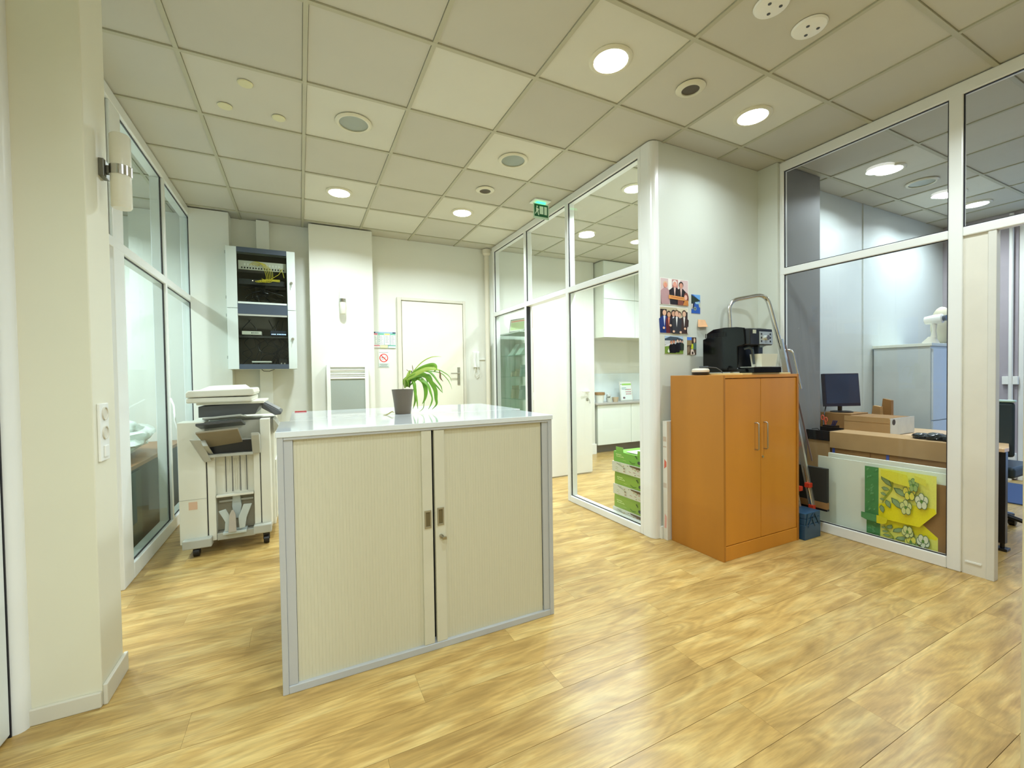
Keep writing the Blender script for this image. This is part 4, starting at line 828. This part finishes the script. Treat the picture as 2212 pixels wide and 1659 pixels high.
p = Print((1.345, 3.2465, 1.60), (.27, 0, 0), (0, 0, .2), (0, -1, 0)); p.r(0, 0, 1, 1, (190, 206, 210)); p.r(0, .9, 1, .99, (150, 180, 196)); p.r(0, .91, .1, .99, (30, 32, 50)); p.r(.86, .91, 1, .99, (50, 72, 96))
for a, c, hc in ((0.02, .19, (222, 120, 130)), (.22, .47, (110, 186, 150)), (.5, .73, (226, 220, 120)), (.76, .98, (120, 190, 160))):
    p.r(a, .2, c, .9, (234, 238, 228)); p.r(a, .81, c, .9, hc)
    for k in range(6): p.r(a + .03, .26 + k * .09, c - .04 - .02 * (k % 3), .29 + k * .09, (160, 170, 166))
for k in range(5): p.e(.26, .275 + k * .12, .018, .022, (60, 150, 110), 8)
p.r(.5, .2, .73, .33, (220, 236, 220)); p.r(.02, .02, .28, .16, (232, 224, 220)); p.r(.02, .12, .28, .18, (226, 130, 140)); p.r(.3, .02, .63, .18, (226, 232, 170)); p.r(.66, .02, .98, .16, (220, 236, 230)); p.r(.66, .12, .98, .18, (120, 190, 170))
p.build('print', t)
t = thing('no_smoking_sign', 'no smoking sign with red crossed circle beside cream door', 'sign', (1.465, 3.25, 1.36))
bx('sheet', mk('sign_sheet', (226, 232, 224), .4), 1.402, 1.532, 3.2465, 3.2495, 1.362, 1.555, t)
p = Print((1.402, 3.2465, 1.362), (.13, 0, 0), (0, 0, .193), (0, -1, 0)); p.r(0, 0, 1, 1, (228, 236, 222)); p.r(0, 0, 1, .28, (206, 216, 206))
p.r(.08, .94, .92, .97, (150, 156, 150)); p.e(.5, .61, .40, .27, (222, 50, 50), 32); p.e(.5, .61, .32, .215, (236, 240, 230), 32)
p.r(.26, .6, .6, .64, (80, 84, 90)); p.r(.62, .6, .66, .64, (200, 80, 60)); p.r(.68, .64, .72, .72, (110, 114, 116)); p.r(.3, .5, .5, .53, (150, 156, 150))
p.P([(.22, .76), (.28, .80), (.78, .46), (.72, .42)], (222, 50, 50)); p.r(.12, .2, .86, .23, (150, 160, 156)); p.r(.2, .13, .8, .16, (160, 170, 166)); p.r(.08, .04, .9, .08, (150, 160, 156)); p.build('print', t)
t = thing('intercom_phone', 'white wall intercom handset with coiled cord right of cream door', 'intercom', (2.68, 3.25, 1.33))
bx('base', WHITE, 2.635, 2.725, 3.225, 3.25, 1.355, 1.57, t, .006); MB().tube([(2.655, 3.205, 1.56), (2.653, 3.215, 1.45), (2.655, 3.205, 1.36)], [.016, .011, .016], 12).build('handset', WHITE, t, smooth=True)
MB().tube([(2.655, 3.21, 1.35), (2.65, 3.22, 1.28), (2.68, 3.22, 1.24), (2.71, 3.22, 1.27), (2.70, 3.235, 1.355)], .005, 8).build('cord', WHITE, t, smooth=True)
bx('trunking', WHITE, 2.725, 2.81, 3.235, 3.25, 1.46, 1.475, t)

# ------------------------------------------------------------------ kitchen
t = thing('wall_cupboard', 'white handleless kitchen wall cupboards up to ceiling', 'cupboard', (5.3, 3.3, 1.8))
KW = mk('gloss_white_front', (232, 238, 230), .15, var=.01)
bx('carcass', mk('cupboard_side', (214, 216, 200), .4), 4.652, 6.19, 3.0, 3.56, 1.80, HC - .01, t, .002)
for x0, x1 in ((4.652, 5.245), (5.25, 5.85)):
    for z0, z1 in ((1.80, 2.375), (2.38, 2.945)): bx('door', KW, x0, x1 - .003, 2.98, 3.0, z0, z1 - .003, t, .002)
t = thing('base_cupboard', 'white floating kitchen base units under grey worktop', 'cupboard', (5.3, 3.4, .13))
bx('carcass', mk('cupboard_side', (1, 1, 1)), 4.68, 6.19, 3.22, 3.56, .13, .76, t, .002)
for x0, x1 in ((4.68, 5.35), (5.355, 6.1)): bx('door', KW, x0, x1 - .003, 3.20, 3.22, .13, .755, t, .002)
bx('plinth', mk('dark_plinth', (110, 104, 92), .5), 4.66, 6.19, 3.3, 3.56, 0, .13, t)
t = thing('kitchen_worktop', 'pale grey kitchen worktop on the white base units', 'worktop', (5.3, 3.36, .76))
bx('slab', mk('worktop_grey', (176, 172, 164), .3), 4.64, 6.19, 3.17, 3.56, .762, .792, t, .004)
bx('splashback', mk('splash_white', (226, 236, 234), .2), 4.64, 6.19, 3.545, 3.56, .792, 1.25, t)
def cup(x, y, z, r0, r1, h, mat, label, nm='paper_cup', lid=None, tilt=0):
    t = thing(nm, label, 'cup', (x, y, z)); MB().lathe([(r0, 0), (r1, 1), (r1 - .004, 1), (r0 - .003, .05)], 28, (x, y, z), (x + tilt, y, z + h), False).build('body', mat, t, smooth=True)
    if lid: MB().lathe([(r1 + .004, 0), (r1 + .006, .2), (r1 + .002, 1), (.001, 1)], 28, (x + tilt, y, z + h - .012), (x + tilt, y, z + h + .028), False).build('lid', lid, t, smooth=True)
cup(4.775, 3.28, .7925, .062, .082, .135, mk('paper_white', (222, 222, 212), .5), 'white tub with brown lid at left end of kitchen worktop', 'lidded_tub', CARD2)
cup(4.97, 3.28, .7925, .04, .052, .07, mk('paper_cream', (206, 206, 192), .6), 'small pale paper cup with crumpled paper on kitchen worktop')
cup(5.085, 3.27, .7925, .04, .056, .075, mk('paper_beige', (190, 170, 140), .6), 'small beige paper cup right of the pale cup on worktop')
t = thing('crumpled_paper', 'crumpled grey printed paper in the pale paper cup', 'paper', (4.96, 3.28, .87))
q = MB(); bmesh.ops.create_icosphere(q.bm, subdivisions=2, radius=.042)
for v in q.bm.verts: v.co = Vector((4.955, 3.28, .895)) + v.co * random.uniform(.75, 1.15)
q.build('paper', mk('news_grey', (190, 194, 190), .7, var=.3, scale=60), t)
t = thing('framed_poster', 'small framed poster leaning on kitchen worktop', 'frame', (5.4, 3.38, .793))
Mx = Matrix.Translation((5.41, 3.36, .7945)) @ Matrix.Rotation(R(-8), 4, 'X')
MB().box(-.13, .13, 0, .012, 0, .32, Mx).build('frame', mk('pale_frame', (206, 206, 194), .4), t, .002)
O_ = Mx @ Vector((-.115, -.0005, .015)); p = Print(O_, Mx.to_3x3() @ Vector((.23, 0, 0)), Mx.to_3x3() @ Vector((0, 0, .29)), Mx.to_3x3() @ Vector((0, -1, 0)))
p.r(0, 0, 1, 1, (228, 236, 230)); p.r(.15, .84, 1, .94, (150, 200, 90)); p.e(.08, .9, .04, .03, (60, 70, 60)); p.e(.25, .12, .12, .06, (120, 90, 100), 8)
for i in range(4):
    for j in range(3): p.r(.45 + i * .13, .3 + j * .13, .53 + i * .13, .36 + j * .13, (190, 110, 120))
p.r(.1, .6, .6, .63, (150, 180, 190)); p.r(.1, .68, .5, .71, (150, 180, 190)); p.build('print', t)
# stack of green cartons
GRN = mk('green_card', (118, 172, 56), .45, var=.04)
def carton(k, z, dx, dy, label, mat, open_top=False):
    x0, x1, y0, y1 = 2.985 + dx, 3.27 + dx, .37 + dy, .775 + dy; h = .197
    t = thing('green_carton', label, 'box', ((x0 + x1) / 2, (y0 + y1) / 2, z), 'green cartons stacked in the kitchen')
    bx('floral_base', mk('floral_card', (206, 204, 186), .6, var=.05, scale=20), x0 - .01, x1 + .01, y0 - .01, y1 + .012, z, z + .085, t, .003)
    bx('green_upper', mat, x0, x1, y0, y1, z + .085, z + (h if not open_top else .175), t, .003)
    if open_top:
        for a in (y0 + .02, y1 - .12): bx('flap', mat, x0, x0 + .004, a, a + .09, z + .175, z + .215, t)
        bx('white_sheet', WHITE, x0 + .02, x1 - .02, y0 + .02, y1 - .14, z + .18, z + .186, t)
    p = Print((x0 - .0003, y1, z), (0, -(y1 - y0), 0), (0, 0, h), (-1, 0, 0))
    g = {0: (134, 166, 60), 1: (130, 168, 58), 2: (110, 168, 62)}[k]
    p.r(0, .44, 1, .88, g)
    for i in range(6): p.r(.08 + i * .03, .74, .1 + i * .03, .79 - (i % 2) * .01, (206, 224, 150))
    for i in range(8): p.r(.1 + i * .03, .66, .118 + i * .03, .70 + (i % 3 == 0) * .02, (206, 224, 150))
    p.e(.78, .6, .045, .07, (50, 66, 66)); p.P([(.66, .86), (.72, .74), (.74, .76), (.7, .88)], (50, 80, 40)); p.P([(.5, .6), (.58, .52), (.68, .56), (.66, .53), (.58, .49), (.5, .57)], (60, 110, 40)); p.r(.3, .55, .4, .56, (190, 210, 130))
    p.build('print', t)
    p = Print((x0 - .0105, y1 + .01, z), (0, -(y1 - y0 + .02), 0), (0, 0, .085), (-1, 0, 0)); p.r(0, 0, 1, 1, (208, 206, 188)); random.seed(5)
    for i in range(26):
        u, v = random.uniform(.05, .95), random.uniform(.1, .9); cc = random.choice([(130, 120, 90), (150, 170, 90), (176, 96, 90), (90, 100, 96), (190, 150, 100)]); p.e(u, v, .018, .05, cc, 6, random.random() * 3)
    p.P([(.52, .98), (.56, .86), (.84, .74), (.88, .9), (.84, .98)], (86, 66, 40)); p.build('floral_print', t)
carton(0, 0.0, .0, 0, 'green carton with floral base, bottom of stack behind kitchen glass', mk('green_card2', (128, 160, 58), .45, var=.04))
carton(1, .1975, .01, .005, 'green carton with floral base, middle of stack behind kitchen glass', mk('green_card3', (126, 166, 56), .45, var=.04))
carton(2, .395, .005, .01, 'open green carton with raised flaps, top of stack behind glass', GRN, True)
# glass display cabinet
t = thing('display_cabinet', 'glass display cabinet behind leftmost pane of kitchen partition', 'display cabinet', (3.2, 2.9, 0))
DG = glass('display_glass', (.84, .92, .88), 1.5, .7)
x0, x1, y0, y1 = 3.0, 3.42, 2.56, 3.16
q = MB(); q.box(x0, x1, y0, y1, 0, .62); q.build('cabinet_base', mk('cabinet_pale', (206, 212, 200), .4), t, .003)
bx('back_panel', mk('display_back', (196, 206, 190), .5), x1 - .012, x1, y0, y1, .62, 1.79, t); bx('top_panel', mk('display_top', (176, 190, 174), .4), x0, x1 - .012, y0, y1, 1.785, 1.80, t)
bx('front_glass', DG, x0, x0 + .006, y0, y1, .62, 1.785, t); bx('side_glass', DG, x0 + .006, x1 - .012, y0, y0 + .006, .62, 1.785, t)
for z in (.93, 1.22, 1.5): bx('shelf', DG, x0 + .01, x1 - .014, y0 + .01, y1 - .005, z, z + .006, t)
for k, (y, z, s) in enumerate(((2.72, 1.506, .09), (2.95, 1.506, .08))):
    MB().prism([(x0 + .08, y, z), (x0 + .26, y, z), (x0 + .2, y, z + .16)], (0, s * 1.6, 0)).build('leaning_leaflet', mk('leaflet', (206, 212, 198), .5), label='grey leaflet leaning on top display shelf, %s one' % ('nearer' if k == 0 else 'farther'), cat='leaflet')
def pouch(x, y, z, h, w_, m, label, nm='pouch', cat='pouch'):
    q = MB(); q.prism([(x - w_, y - w_ * .6, z), (x + w_, y - w_ * .6, z), (x + w_, y + w_ * .6, z), (x - w_, y + w_ * .6, z)], (0, 0, h * .7))
    for v in q.bm.verts:
        if v.co.z > z + .01: v.co.x = x + (v.co.x - x) * .8; v.co.y = y + (v.co.y - y) * .8
    q.prism([(x - w_ * .85, y - w_ * .12, z + h * .7), (x + w_ * .85, y - w_ * .12, z + h * .7), (x + w_ * .85, y + w_ * .12, z + h * .7), (x - w_ * .85, y + w_ * .12, z + h * .7)], (0, 0, h * .3))
    q.build(nm, m, label=label, cat=cat, bevel=.003)
BAG = mk('kraft_bag', (176, 164, 130), .7, var=.1); GBG = mk('grey_bag', (150, 156, 146), .6, var=.1)
pouch(3.12, 2.70, 1.2265, .15, .05, GBG, 'tall grey packet on middle display shelf, nearest the door')
pouch(3.12, 2.86, 1.2265, .10, .045, BAG, 'small tan packet on middle display shelf, left of grey packet')
pouch(3.12, 2.99, 1.2265, .07, .04, BAG, 'lowest tan packet on middle display shelf, farthest from door')
pouch(3.14, 2.72, .9365, .17, .07, GBG, 'crumpled grey bag on lower display shelf, nearest the door', 'bag', 'bag')
pouch(3.14, 2.98, .9365, .17, .06, BAG, 'brown paper bag on lower display shelf, farther from door', 'bag', 'bag')
t = thing('certificate_frame', 'small framed certificate standing on top of glass display cabinet', 'frame', (3.2, 2.7, 1.8005))
Mx = Matrix.Translation((3.06, 2.80, 1.801)) @ Matrix.Rotation(R(90), 4, 'Z') @ Matrix.Rotation(R(6), 4, 'X')
Mx = Matrix.Translation((3.08, 2.58, 1.802)) @ Matrix.Rotation(R(-75), 4, 'Z') @ Matrix.Rotation(R(-10), 4, 'X')
MB().box(-.30, .0, 0, .012, 0, .17, Mx).build('frame', mk('grey_frame', (120, 124, 112), .4), t, .001)
p = Print(Mx @ Vector((-.29, -.0005, .01)), Mx.to_3x3() @ Vector((.28, 0, 0)), Mx.to_3x3() @ Vector((0, 0, .15)), Mx.to_3x3() @ Vector((0, -1, 0))); p.r(0, 0, 1, 1, (222, 232, 210)); p.r(.05, .8, .95, .92, (220, 160, 130)); p.r(.05, .1, .95, .76, (196, 220, 160)); p.build('print', t)

# ------------------------------------------------------------------ office behind the right glass
t = thing('office_desk', 'light wood office desk with black legs behind glass partition', 'desk', (5.2, -.45, 0))
MB().prism([(4.76, -1.075, .675), (4.84, -1.075, .675), (5.62, -.87, .675), (5.62, .18, .675), (4.76, .18, .675)], (0, 0, .025)).build('desktop', mk('desk_wood', (226, 190, 146), .3, var=.03), t, .002)
bx('dark_edge', mk('dark_edge', (70, 36, 34), .4), 5.62, 5.626, -.87, .18, .677, .70, t)
for x, y in ((4.81, -1.055), (5.56, -.82), (4.80, .14), (5.56, .14)):
    q = MB(); q.box(x - .022, x + .022, y - .018, y + .018, .05, .675); q.box(x - .035, x + .035, y - .03, y + .03, 0, .018); q.cyl((x, y, .018), (x, y, .05), .012, 12); q.build('leg', BLACK, t, .003)
t = thing('large_flat_carton', 'long brown cardboard carton with blue straps standing behind panels', 'box', (4.55, -.55, 0))
bx('carton_body', CARD2, 4.50, 4.72, -.99, -.165, 0, .60, t, .003); bx('lid', CARD, 4.488, 4.73, -1.0, -.155, .60, .735, t, .003)
BS = mk('blue_strap', (70, 92, 170), .4)
for y in (-.19, -.555): bx('strap', BS, 4.497, 4.5, y, y + .018, .0, .60, t)
bx('seam', mk('seam_brown', (120, 84, 44), .7), 4.498, 4.50, -.44, -.432, 0, .6, t)
t = thing('side_carton', 'dark brown carton left of the strapped carton, under black tray', 'box', (4.6, -.05, 0))
bx('carton_body', CARD, 4.505, 4.735, -.15, .17, .30, .652, t, .003); bx('lower_half', CARD2, 4.505, 4.735, -.15, .17, 0, .298, t, .003)
t = thing('black_tray', 'black desk tray on dark carton behind the ladder', 'tray', (4.6, .0, .653))
q = MB(); q.box(4.49, 4.72, -.148, .15, .653, .662); q.box(4.49, 4.50, -.148, .15, .662, .735); q.box(4.71, 4.72, -.148, .15, .662, .745); q.box(4.50, 4.71, -.148, -.14, .662, .735); q.box(4.50, 4.71, .14, .15, .662, .735); q.build('tray', BLACK, t, .002)
MB().tube([(4.56, .12, .67), (4.55, .11, .76), (4.58, .04, .73), (4.57, -.02, .74), (4.6, -.06, .68)], .003, 8).build('cable', BLACK, t)
# white panels leaning on the glass
t = thing('display_board', 'large glossy white panel leaning inside the glass, in front', 'panel', (4.2, -.6, .0))
GWP = mk('gloss_panel', (228, 234, 220), .2, var=.01)
bx('sheet', GWP, 4.205, 4.215, -.99, -.218, .0, .572, t, .001)
t = thing('display_board', 'second white panel behind the glossy front panel', 'panel', (4.25, -.6, .0))
bx('sheet', mk('matt_panel', (222, 222, 206), .4), 4.24, 4.262, -1.10, -.272, .0, .60, t, .003)
t = thing('flower_panel', 'yellow cardboard bag blanks with green leaf and flower drawing', 'panel', (4.19, -.75, 0))
YEL = (226, 222, 60)
bx('brown_sheet', CARD2, 4.196, 4.2, -.975, -.55, .0, .50, t)
p = Print((4.195, -.548, 0), (0, -.40, 0), (0, 0, .56), (-1, 0, 0), .0003)
GR1, GR2, LFG, OL, CRM = (66, 140, 84), (96, 164, 112), (140, 172, 124), (78, 116, 80), (226, 232, 160)
def half(v0, v1, flip):
    def V(v): return v0 + (v1 - v0) * (1 - v if flip else v)
    Y1, Y2 = ((240, 230, 30), (232, 232, 110))
    p.P([(.20, V(0)), (.20, V(1)), (.97, V(1)), (.97, V(.32)), (.76, V(.0))], Y2); p.P([(.20, V(0)), (.20, V(.28)), (.5, V(.38)), (.95, V(.40)), (.97, V(.32)), (.76, V(0))], Y1)
    p.P([(.0, V(.0)), (.0, V(1)), (.205, V(1)), (.205, V(0))], GR1)
    random.seed(11)
    for i in range(16):
        u, v, a = random.uniform(.02, .16), random.uniform(.04, .92), random.uniform(.02, .035); p.P([(u, V(v)), (u + a, V(v + a)), (u + a * 1.1, V(v + a * 2)), (u + .004, V(v + a * 1.5))], GR2)
    p.P([(.42, V(.95)), (.44, V(.95)), (.40, V(.6)), (.30, V(.4)), (.26, V(.3)), (.28, V(.42)), (.38, V(.62))], (150, 168, 60))
    for (a, b_, c, d_) in ((.24, .88, .40, .66), (.42, .66, .62, .52), (.25, .62, .37, .60), (.39, .46, .55, .26), (.24, .52, .33, .48), (.32, .40, .38, .24), (.25, .28, .28, .12), (.23, .40, .30, .38)):
        m = ((a + c) / 2, (b_ + d_) / 2); L_ = math.hypot(c - a, (d_ - b_)); nx, ny = -(d_ - b_) / L_, (c - a) / L_
        for s_, col in ((1.0, OL), (.82, LFG)):
            w_ = .055 * s_ * min(1, L_ * 5); hx, hy = (c - a) / 2 * s_, (d_ - b_) / 2 * s_
            ring = [(m[0] - hx, V(m[1] - hy))] + [(m[0] - hx * .4 + nx * w_ * .8, V(m[1] - hy * .4 + ny * w_)), (m[0] + hx * .3 + nx * w_ * .7, V(m[1] + hy * .3 + ny * w_)), (m[0] + hx, V(m[1] + hy)), (m[0] + hx * .3 - nx * w_ * .7, V(m[1] + hy * .3 - ny * w_)), (m[0] - hx * .4 - nx * w_ * .8, V(m[1] - hy * .4 - ny * w_))]
            p.P(ring, col)
    for (u, v, r_, f) in ((.64, .62, .085, (226, 222, 90)), (.80, .50, .085, (222, 228, 200)), (.60, .33, .08, (214, 222, 150)), (.70, .78, .07, (150, 184, 110))):
        for k in range(5):
            a = k * 1.2566 + .4; uu, vv = u + math.cos(a) * r_ * .6, v + math.sin(a) * r_ * .95
            p.e(uu, V(vv), r_ * .46, r_ * .62, OL, 10); p.e(uu, V(vv), r_ * .38, r_ * .52, f, 10)
        p.e(u, V(v), r_ * .22, r_ * .28, (90, 140, 60), 8)
half(.0, .40, True); half(.36, .99, False)
p.P([(.20, .30), (.20, .40), (.36, .385), (.34, .32), (.28, .30)], (222, 216, 40)); p.P([(-.03, .33), (-.03, .40), (.20, .40), (.20, .31), (.05, .31)], (80, 150, 96))
p.P([(.26, .90), (.26, .98), (.40, .98), (.62, .96), (.66, .82), (.45, .84)], (226, 224, 70)); p.P([(.72, .9), (.72, .97), (.86, .94), (.87, .86)], (222, 220, 80))
p.build('leaf_print', t)
# long brown carton on desk
t = thing('open_carton', 'long cardboard box with white end on the office desk', 'box', (5.05, -.25, .70))
bx('carton_body', CARD, 4.85, 5.25, -.415, -.085, .703, .838, t, .003); bx('white_end', mk('white_card_end', (214, 214, 206), .6, var=.06, scale=20), 4.852, 5.255, -.42, -.4155, .703, .842, t, .001)
bx('flap', CARD, 4.846, 4.85, -.41, -.09, .80, .845, t); bx('dark_opening', CARD2, 4.9, 5.22, -.40, -.10, .8385, .8405, t); MB().cyl((4.90, -.4205, .81), (4.90, -.4225, .81), .024, 16).build('hand_hole', mk('hole_dark', (60, 56, 56), .8), t)
t = thing('brown_box', 'brown carton carrying the monitor on the office desk', 'box', (5.13, .06, .70)); bx('carton_body', CARD2, 4.99, 5.28, -.075, .18, .703, .848, t, .003)
t = thing('monitor', 'black flat computer monitor standing on a brown carton', 'monitor', (5.13, .08, .849))
Mx = Matrix.Translation((5.122, .062, 1.06)) @ Matrix.Rotation(R(-22.7), 4, 'Z') @ Matrix.Rotation(R(-5), 4, 'X')
MB().box(-.175, .175, -.0, .035, -.155, .155, Mx).build('housing', mk('monitor_shell', (40, 42, 60), .35), t, .004)
MB().box(-.163, .163, -.002, .0, -.128, .145, Mx).build('screen', mk('dark_screen', (46, 60, 84), .25, spec=.6), t)
q = MB(); q.cyl((5.15, .095, .852), (5.15, .095, .95), .018, 14); q.build('stand', BLACK, t); MB().lathe([(.09, 0), (.09, .5), (.07, 1)], 30, (5.13, .07, .849), (5.13, .07, .862)).build('base', BLACK, t, smooth=True)
q = MB(); q.tube([(5.1, .12, .98), (5.02, .15, .90), (4.96, .14, .78), (4.93, .12, .707)], .005, 8); q.build('cable', BLACK, t)
t = thing('pen_cup', 'black desk organiser with pens beside the monitor', 'organiser', (4.87, .04, .70)); q = MB(); q.box(4.83, 4.91, -.02, .08, .703, .745); q.build('cup', BLACK, t, .003)
for k in range(3): MB().tube([(4.87, .0 + k * .012, .74), (4.872, -.02 + k * .014, .79)], .005, 8).build('pen', mk('navy_pen', (34, 40, 90), .4), t)
t = thing('scissors', 'scissors with orange handles standing in black organiser', 'scissors', (4.87, .07, .745))
q = MB()
for s_ in (-1, 1):
    pts_ = [(4.87, .085 + s_ * .014 + .012 * math.cos(a), .80 + s_ * .010 + .022 * math.sin(a)) for a in [i * .5236 for i in range(13)]]; q.tube(pts_, .004, 8)
q.tube([(4.87, .08, .79), (4.87, .07, .746)], .005, 8); q.build('handles', mk('coral_handles', (240, 110, 84), .4), t, smooth=True)
t = thing('folded_cardboard', 'crumpled brown cardboard pieces on desk behind the long box', 'cardboard pieces', (5.4, -.12, .70))
MB().prism([(5.34, -.06, .702), (5.34, -.15, .702), (5.34, -.14, .90), (5.34, -.085, .91)], (.05, 0, 0)).build('folded_card', CARD, t); MB().prism([(5.40, -.11, .702), (5.40, -.20, .702), (5.40, -.20, .96), (5.40, -.135, .975)], (.04, 0, 0)).build('folded_card', CARD2, t)
MB().prism([(5.46, -.04, .702), (5.46, -.1, .702), (5.46, -.1, .87), (5.46, -.06, .87)], (.03, 0, 0)).build('folded_card', CARD2, t)
random.seed(2)
t = thing('black_bags', 'shiny black plastic wrap bundle at right end of strapped carton', 'bag', (4.62, -.85, .735))
for k, (y, s_) in enumerate(((-.70, .05), (-.78, .06), (-.87, .06), (-.94, .05))):
    q = MB(); bmesh.ops.create_icosphere(q.bm, subdivisions=3, radius=1)
    for v in q.bm.verts: v.co = Vector((4.61, y, .736 + s_ * .35)) + Vector((v.co.x * s_ * 1.2, v.co.y * s_, max(-.35, v.co.z * .45) * s_)) * random.uniform(.86, 1.12)
    q.build('fold', mk('shiny_black_film', (26, 34, 36), .15, var=.2, scale=20), t, smooth=True)
# white cabinet and desk fan in the office
t = thing('white_locker', 'white office cabinet at back of office behind the desk', 'cabinet', (6.3, -.05, 0))
OW = mk('office_cabinet_white', (196, 204, 204), .35)
bx('carcass', OW, 5.97, 6.65, -.27, .185, 0, 1.465, t, .004); bx('top_panel', mk('locker_top', (224, 228, 214), .35), 5.955, 6.665, -.285, .19, 1.465, 1.495, t, .003)
bx('door', mk('locker_door', (206, 216, 224), .3), 5.99, 6.63, -.285, -.27, .75, 1.44, t, .003); bx('door', mk('locker_door', (1, 1, 1)), 5.99, 6.63, -.285, -.27, .05, .74, t, .003)
t = thing('spotlight_stand', 'white barrel shaped lamp head on a stand on white cabinet', 'lamp', (6.15, -.22, 1.495))
MB().lathe([(.02, 0), (.038, .02), (.046, .5), (.046, .95), (.036, 1)], 24, (6.15, -.165, 1.725), (6.15, -.30, 1.735)).build('head', WHITE, t, smooth=True)
q = MB(); q.tube([(6.15, -.235, 1.69), (6.15, -.235, 1.62), (6.15, -.23, 1.55)], [.022, .014, .028], 14); q.lathe([(.07, 0), (.05, .5), (.028, 1)], 24, (6.15, -.21, 1.4955), (6.15, -.22, 1.56)); q.build('stand', CREAM, t, smooth=True)
MB().cyl((6.15, -.30, 1.735), (6.15, -.325, 1.737), .027, 16).build('rear_cap', DGREY, t)
t = thing('beige_bundle', 'beige rounded bundle on white cabinet behind lamp stand', 'bundle', (6.45, -.2, 1.495))
q = MB(); bmesh.ops.create_icosphere(q.bm, subdivisions=3, radius=1)
for v in q.bm.verts: v.co = Vector((6.45, -.19, 1.685)) + Vector((v.co.x * .1, v.co.y * .085, max(-.97, v.co.z) * .195))
q.build('bundle', mk('beige_cloth', (190, 184, 160), .8), t, smooth=True)
# chair, rug and fittings seen through the doorway
t = thing('office_chair', 'dark office chair behind the desk, mostly hidden by door jamb', 'chair', (5.35, -1.0, 0))
q = MB(); q.prism([(5.05, -1.18, .62), (5.05, -1.02, .62), (5.02, -1.0, 1.0), (5.02, -1.14, 1.02), (5.03, -1.2, .9)], (.05, 0, 0)); 
q = MB(); q.box(5.08, 5.12, -1.035, -.76, .60, .995); q.build('backrest', mk('chair_teal_black', (34, 50, 56), .5), t, .02, seg=3)
bx('back_cap', mk('chair_cap', (170, 200, 190), .4), 5.075, 5.125, -1.04, -.755, .995, 1.012, t, .008)
bx('seat', mk('chair_teal_black', (34, 50, 56), .5), 5.12, 5.55, -1.03, -.70, .44, .52, t, .02, seg=3)
MB().cyl((5.33, -.86, .14), (5.33, -.86, .44), .025, 14).build('column', BLACK, t)
for k in range(5):
    a = -.25 + k * 1.2566; e_ = (5.33 + .24 * math.cos(a), -.86 + .2 * math.sin(a))
    MB().tube([(5.33, -.86, .14), (e_[0], e_[1], .085)], [.022, .014], 10).build('base_arm', BLACK, t); MB().lathe([(.02, 0), (.03, .1), (.03, .9), (.02, 1)], 16, (e_[0], e_[1] - .022, .03), (e_[0], e_[1] + .022, .03)).build('caster', BLACK, t, smooth=True)
bx('door_mat', mk('blue_rug', (58, 78, 116), .9, bump=.4, scale=200), 6.35, 7.35, -1.5, -.3, 0.0005, .012, bevel=.003, label='dark blue door mat on floor by the street window', cat='rug')
t = thing('pipe', 'white vertical pipe with socket box on mauve office wall', 'pipe', (7.55, -.35, 0)); MB().cyl((7.585, -.375, 0), (7.585, -.375, 2.94), .018, 14).build('tube', WHITE, t, smooth=True)
bx('socket_box', WHITE, 7.58, 7.62, -.43, -.31, 1.06, 1.15, t, .004); bx('skirting_box', WHITE, 7.57, 7.62, -.42, -.2, .02, .3, t, .004)
# ------------------------------------------------------------------ left room behind the glass
t = thing('side_cabinet', 'dark green low cabinet behind left glass partition', 'cabinet', (-.85, 3.1, 0))
DGN = mk('dark_green_side', (22, 34, 28), .45)
bx('carcass', DGN, -1.3, -.56, 1.36, 3.28, 0, .60, t, .004); bx('wood_top', mk('brown_top', (136, 96, 58), .4), -1.32, -.55, 1.34, 3.29, .60, .63, t, .003)
bx('grey_end', mk('grey_green_end', (60, 72, 64), .5), -.56, -.554, 1.40, 1.95, .02, .58, t)
FILM = mk('clear_plastic_film', (216, 218, 210), .15, var=.08, scale=10)
random.seed(8)
t = thing('plastic_wrap', 'crumpled translucent plastic sheeting on the dark green cabinet', 'plastic sheet', (-.8, 2.2, .63))
q = MB(); bmesh.ops.create_icosphere(q.bm, subdivisions=4, radius=1)
from mathutils import noise as mn
for v in q.bm.verts:
    n_ = mn.noise(v.co * 2.2) * .35 + mn.noise(v.co * 6) * .12
    v.co = Vector((-.82, 2.2, .632 + .14)) + Vector((v.co.x * .22, v.co.y * .55, max(-.98, v.co.z) * .14)) * (1 + n_ * (1 if v.co.z > -.7 else 0))
q.build('sheet', FILM, t, smooth=True)
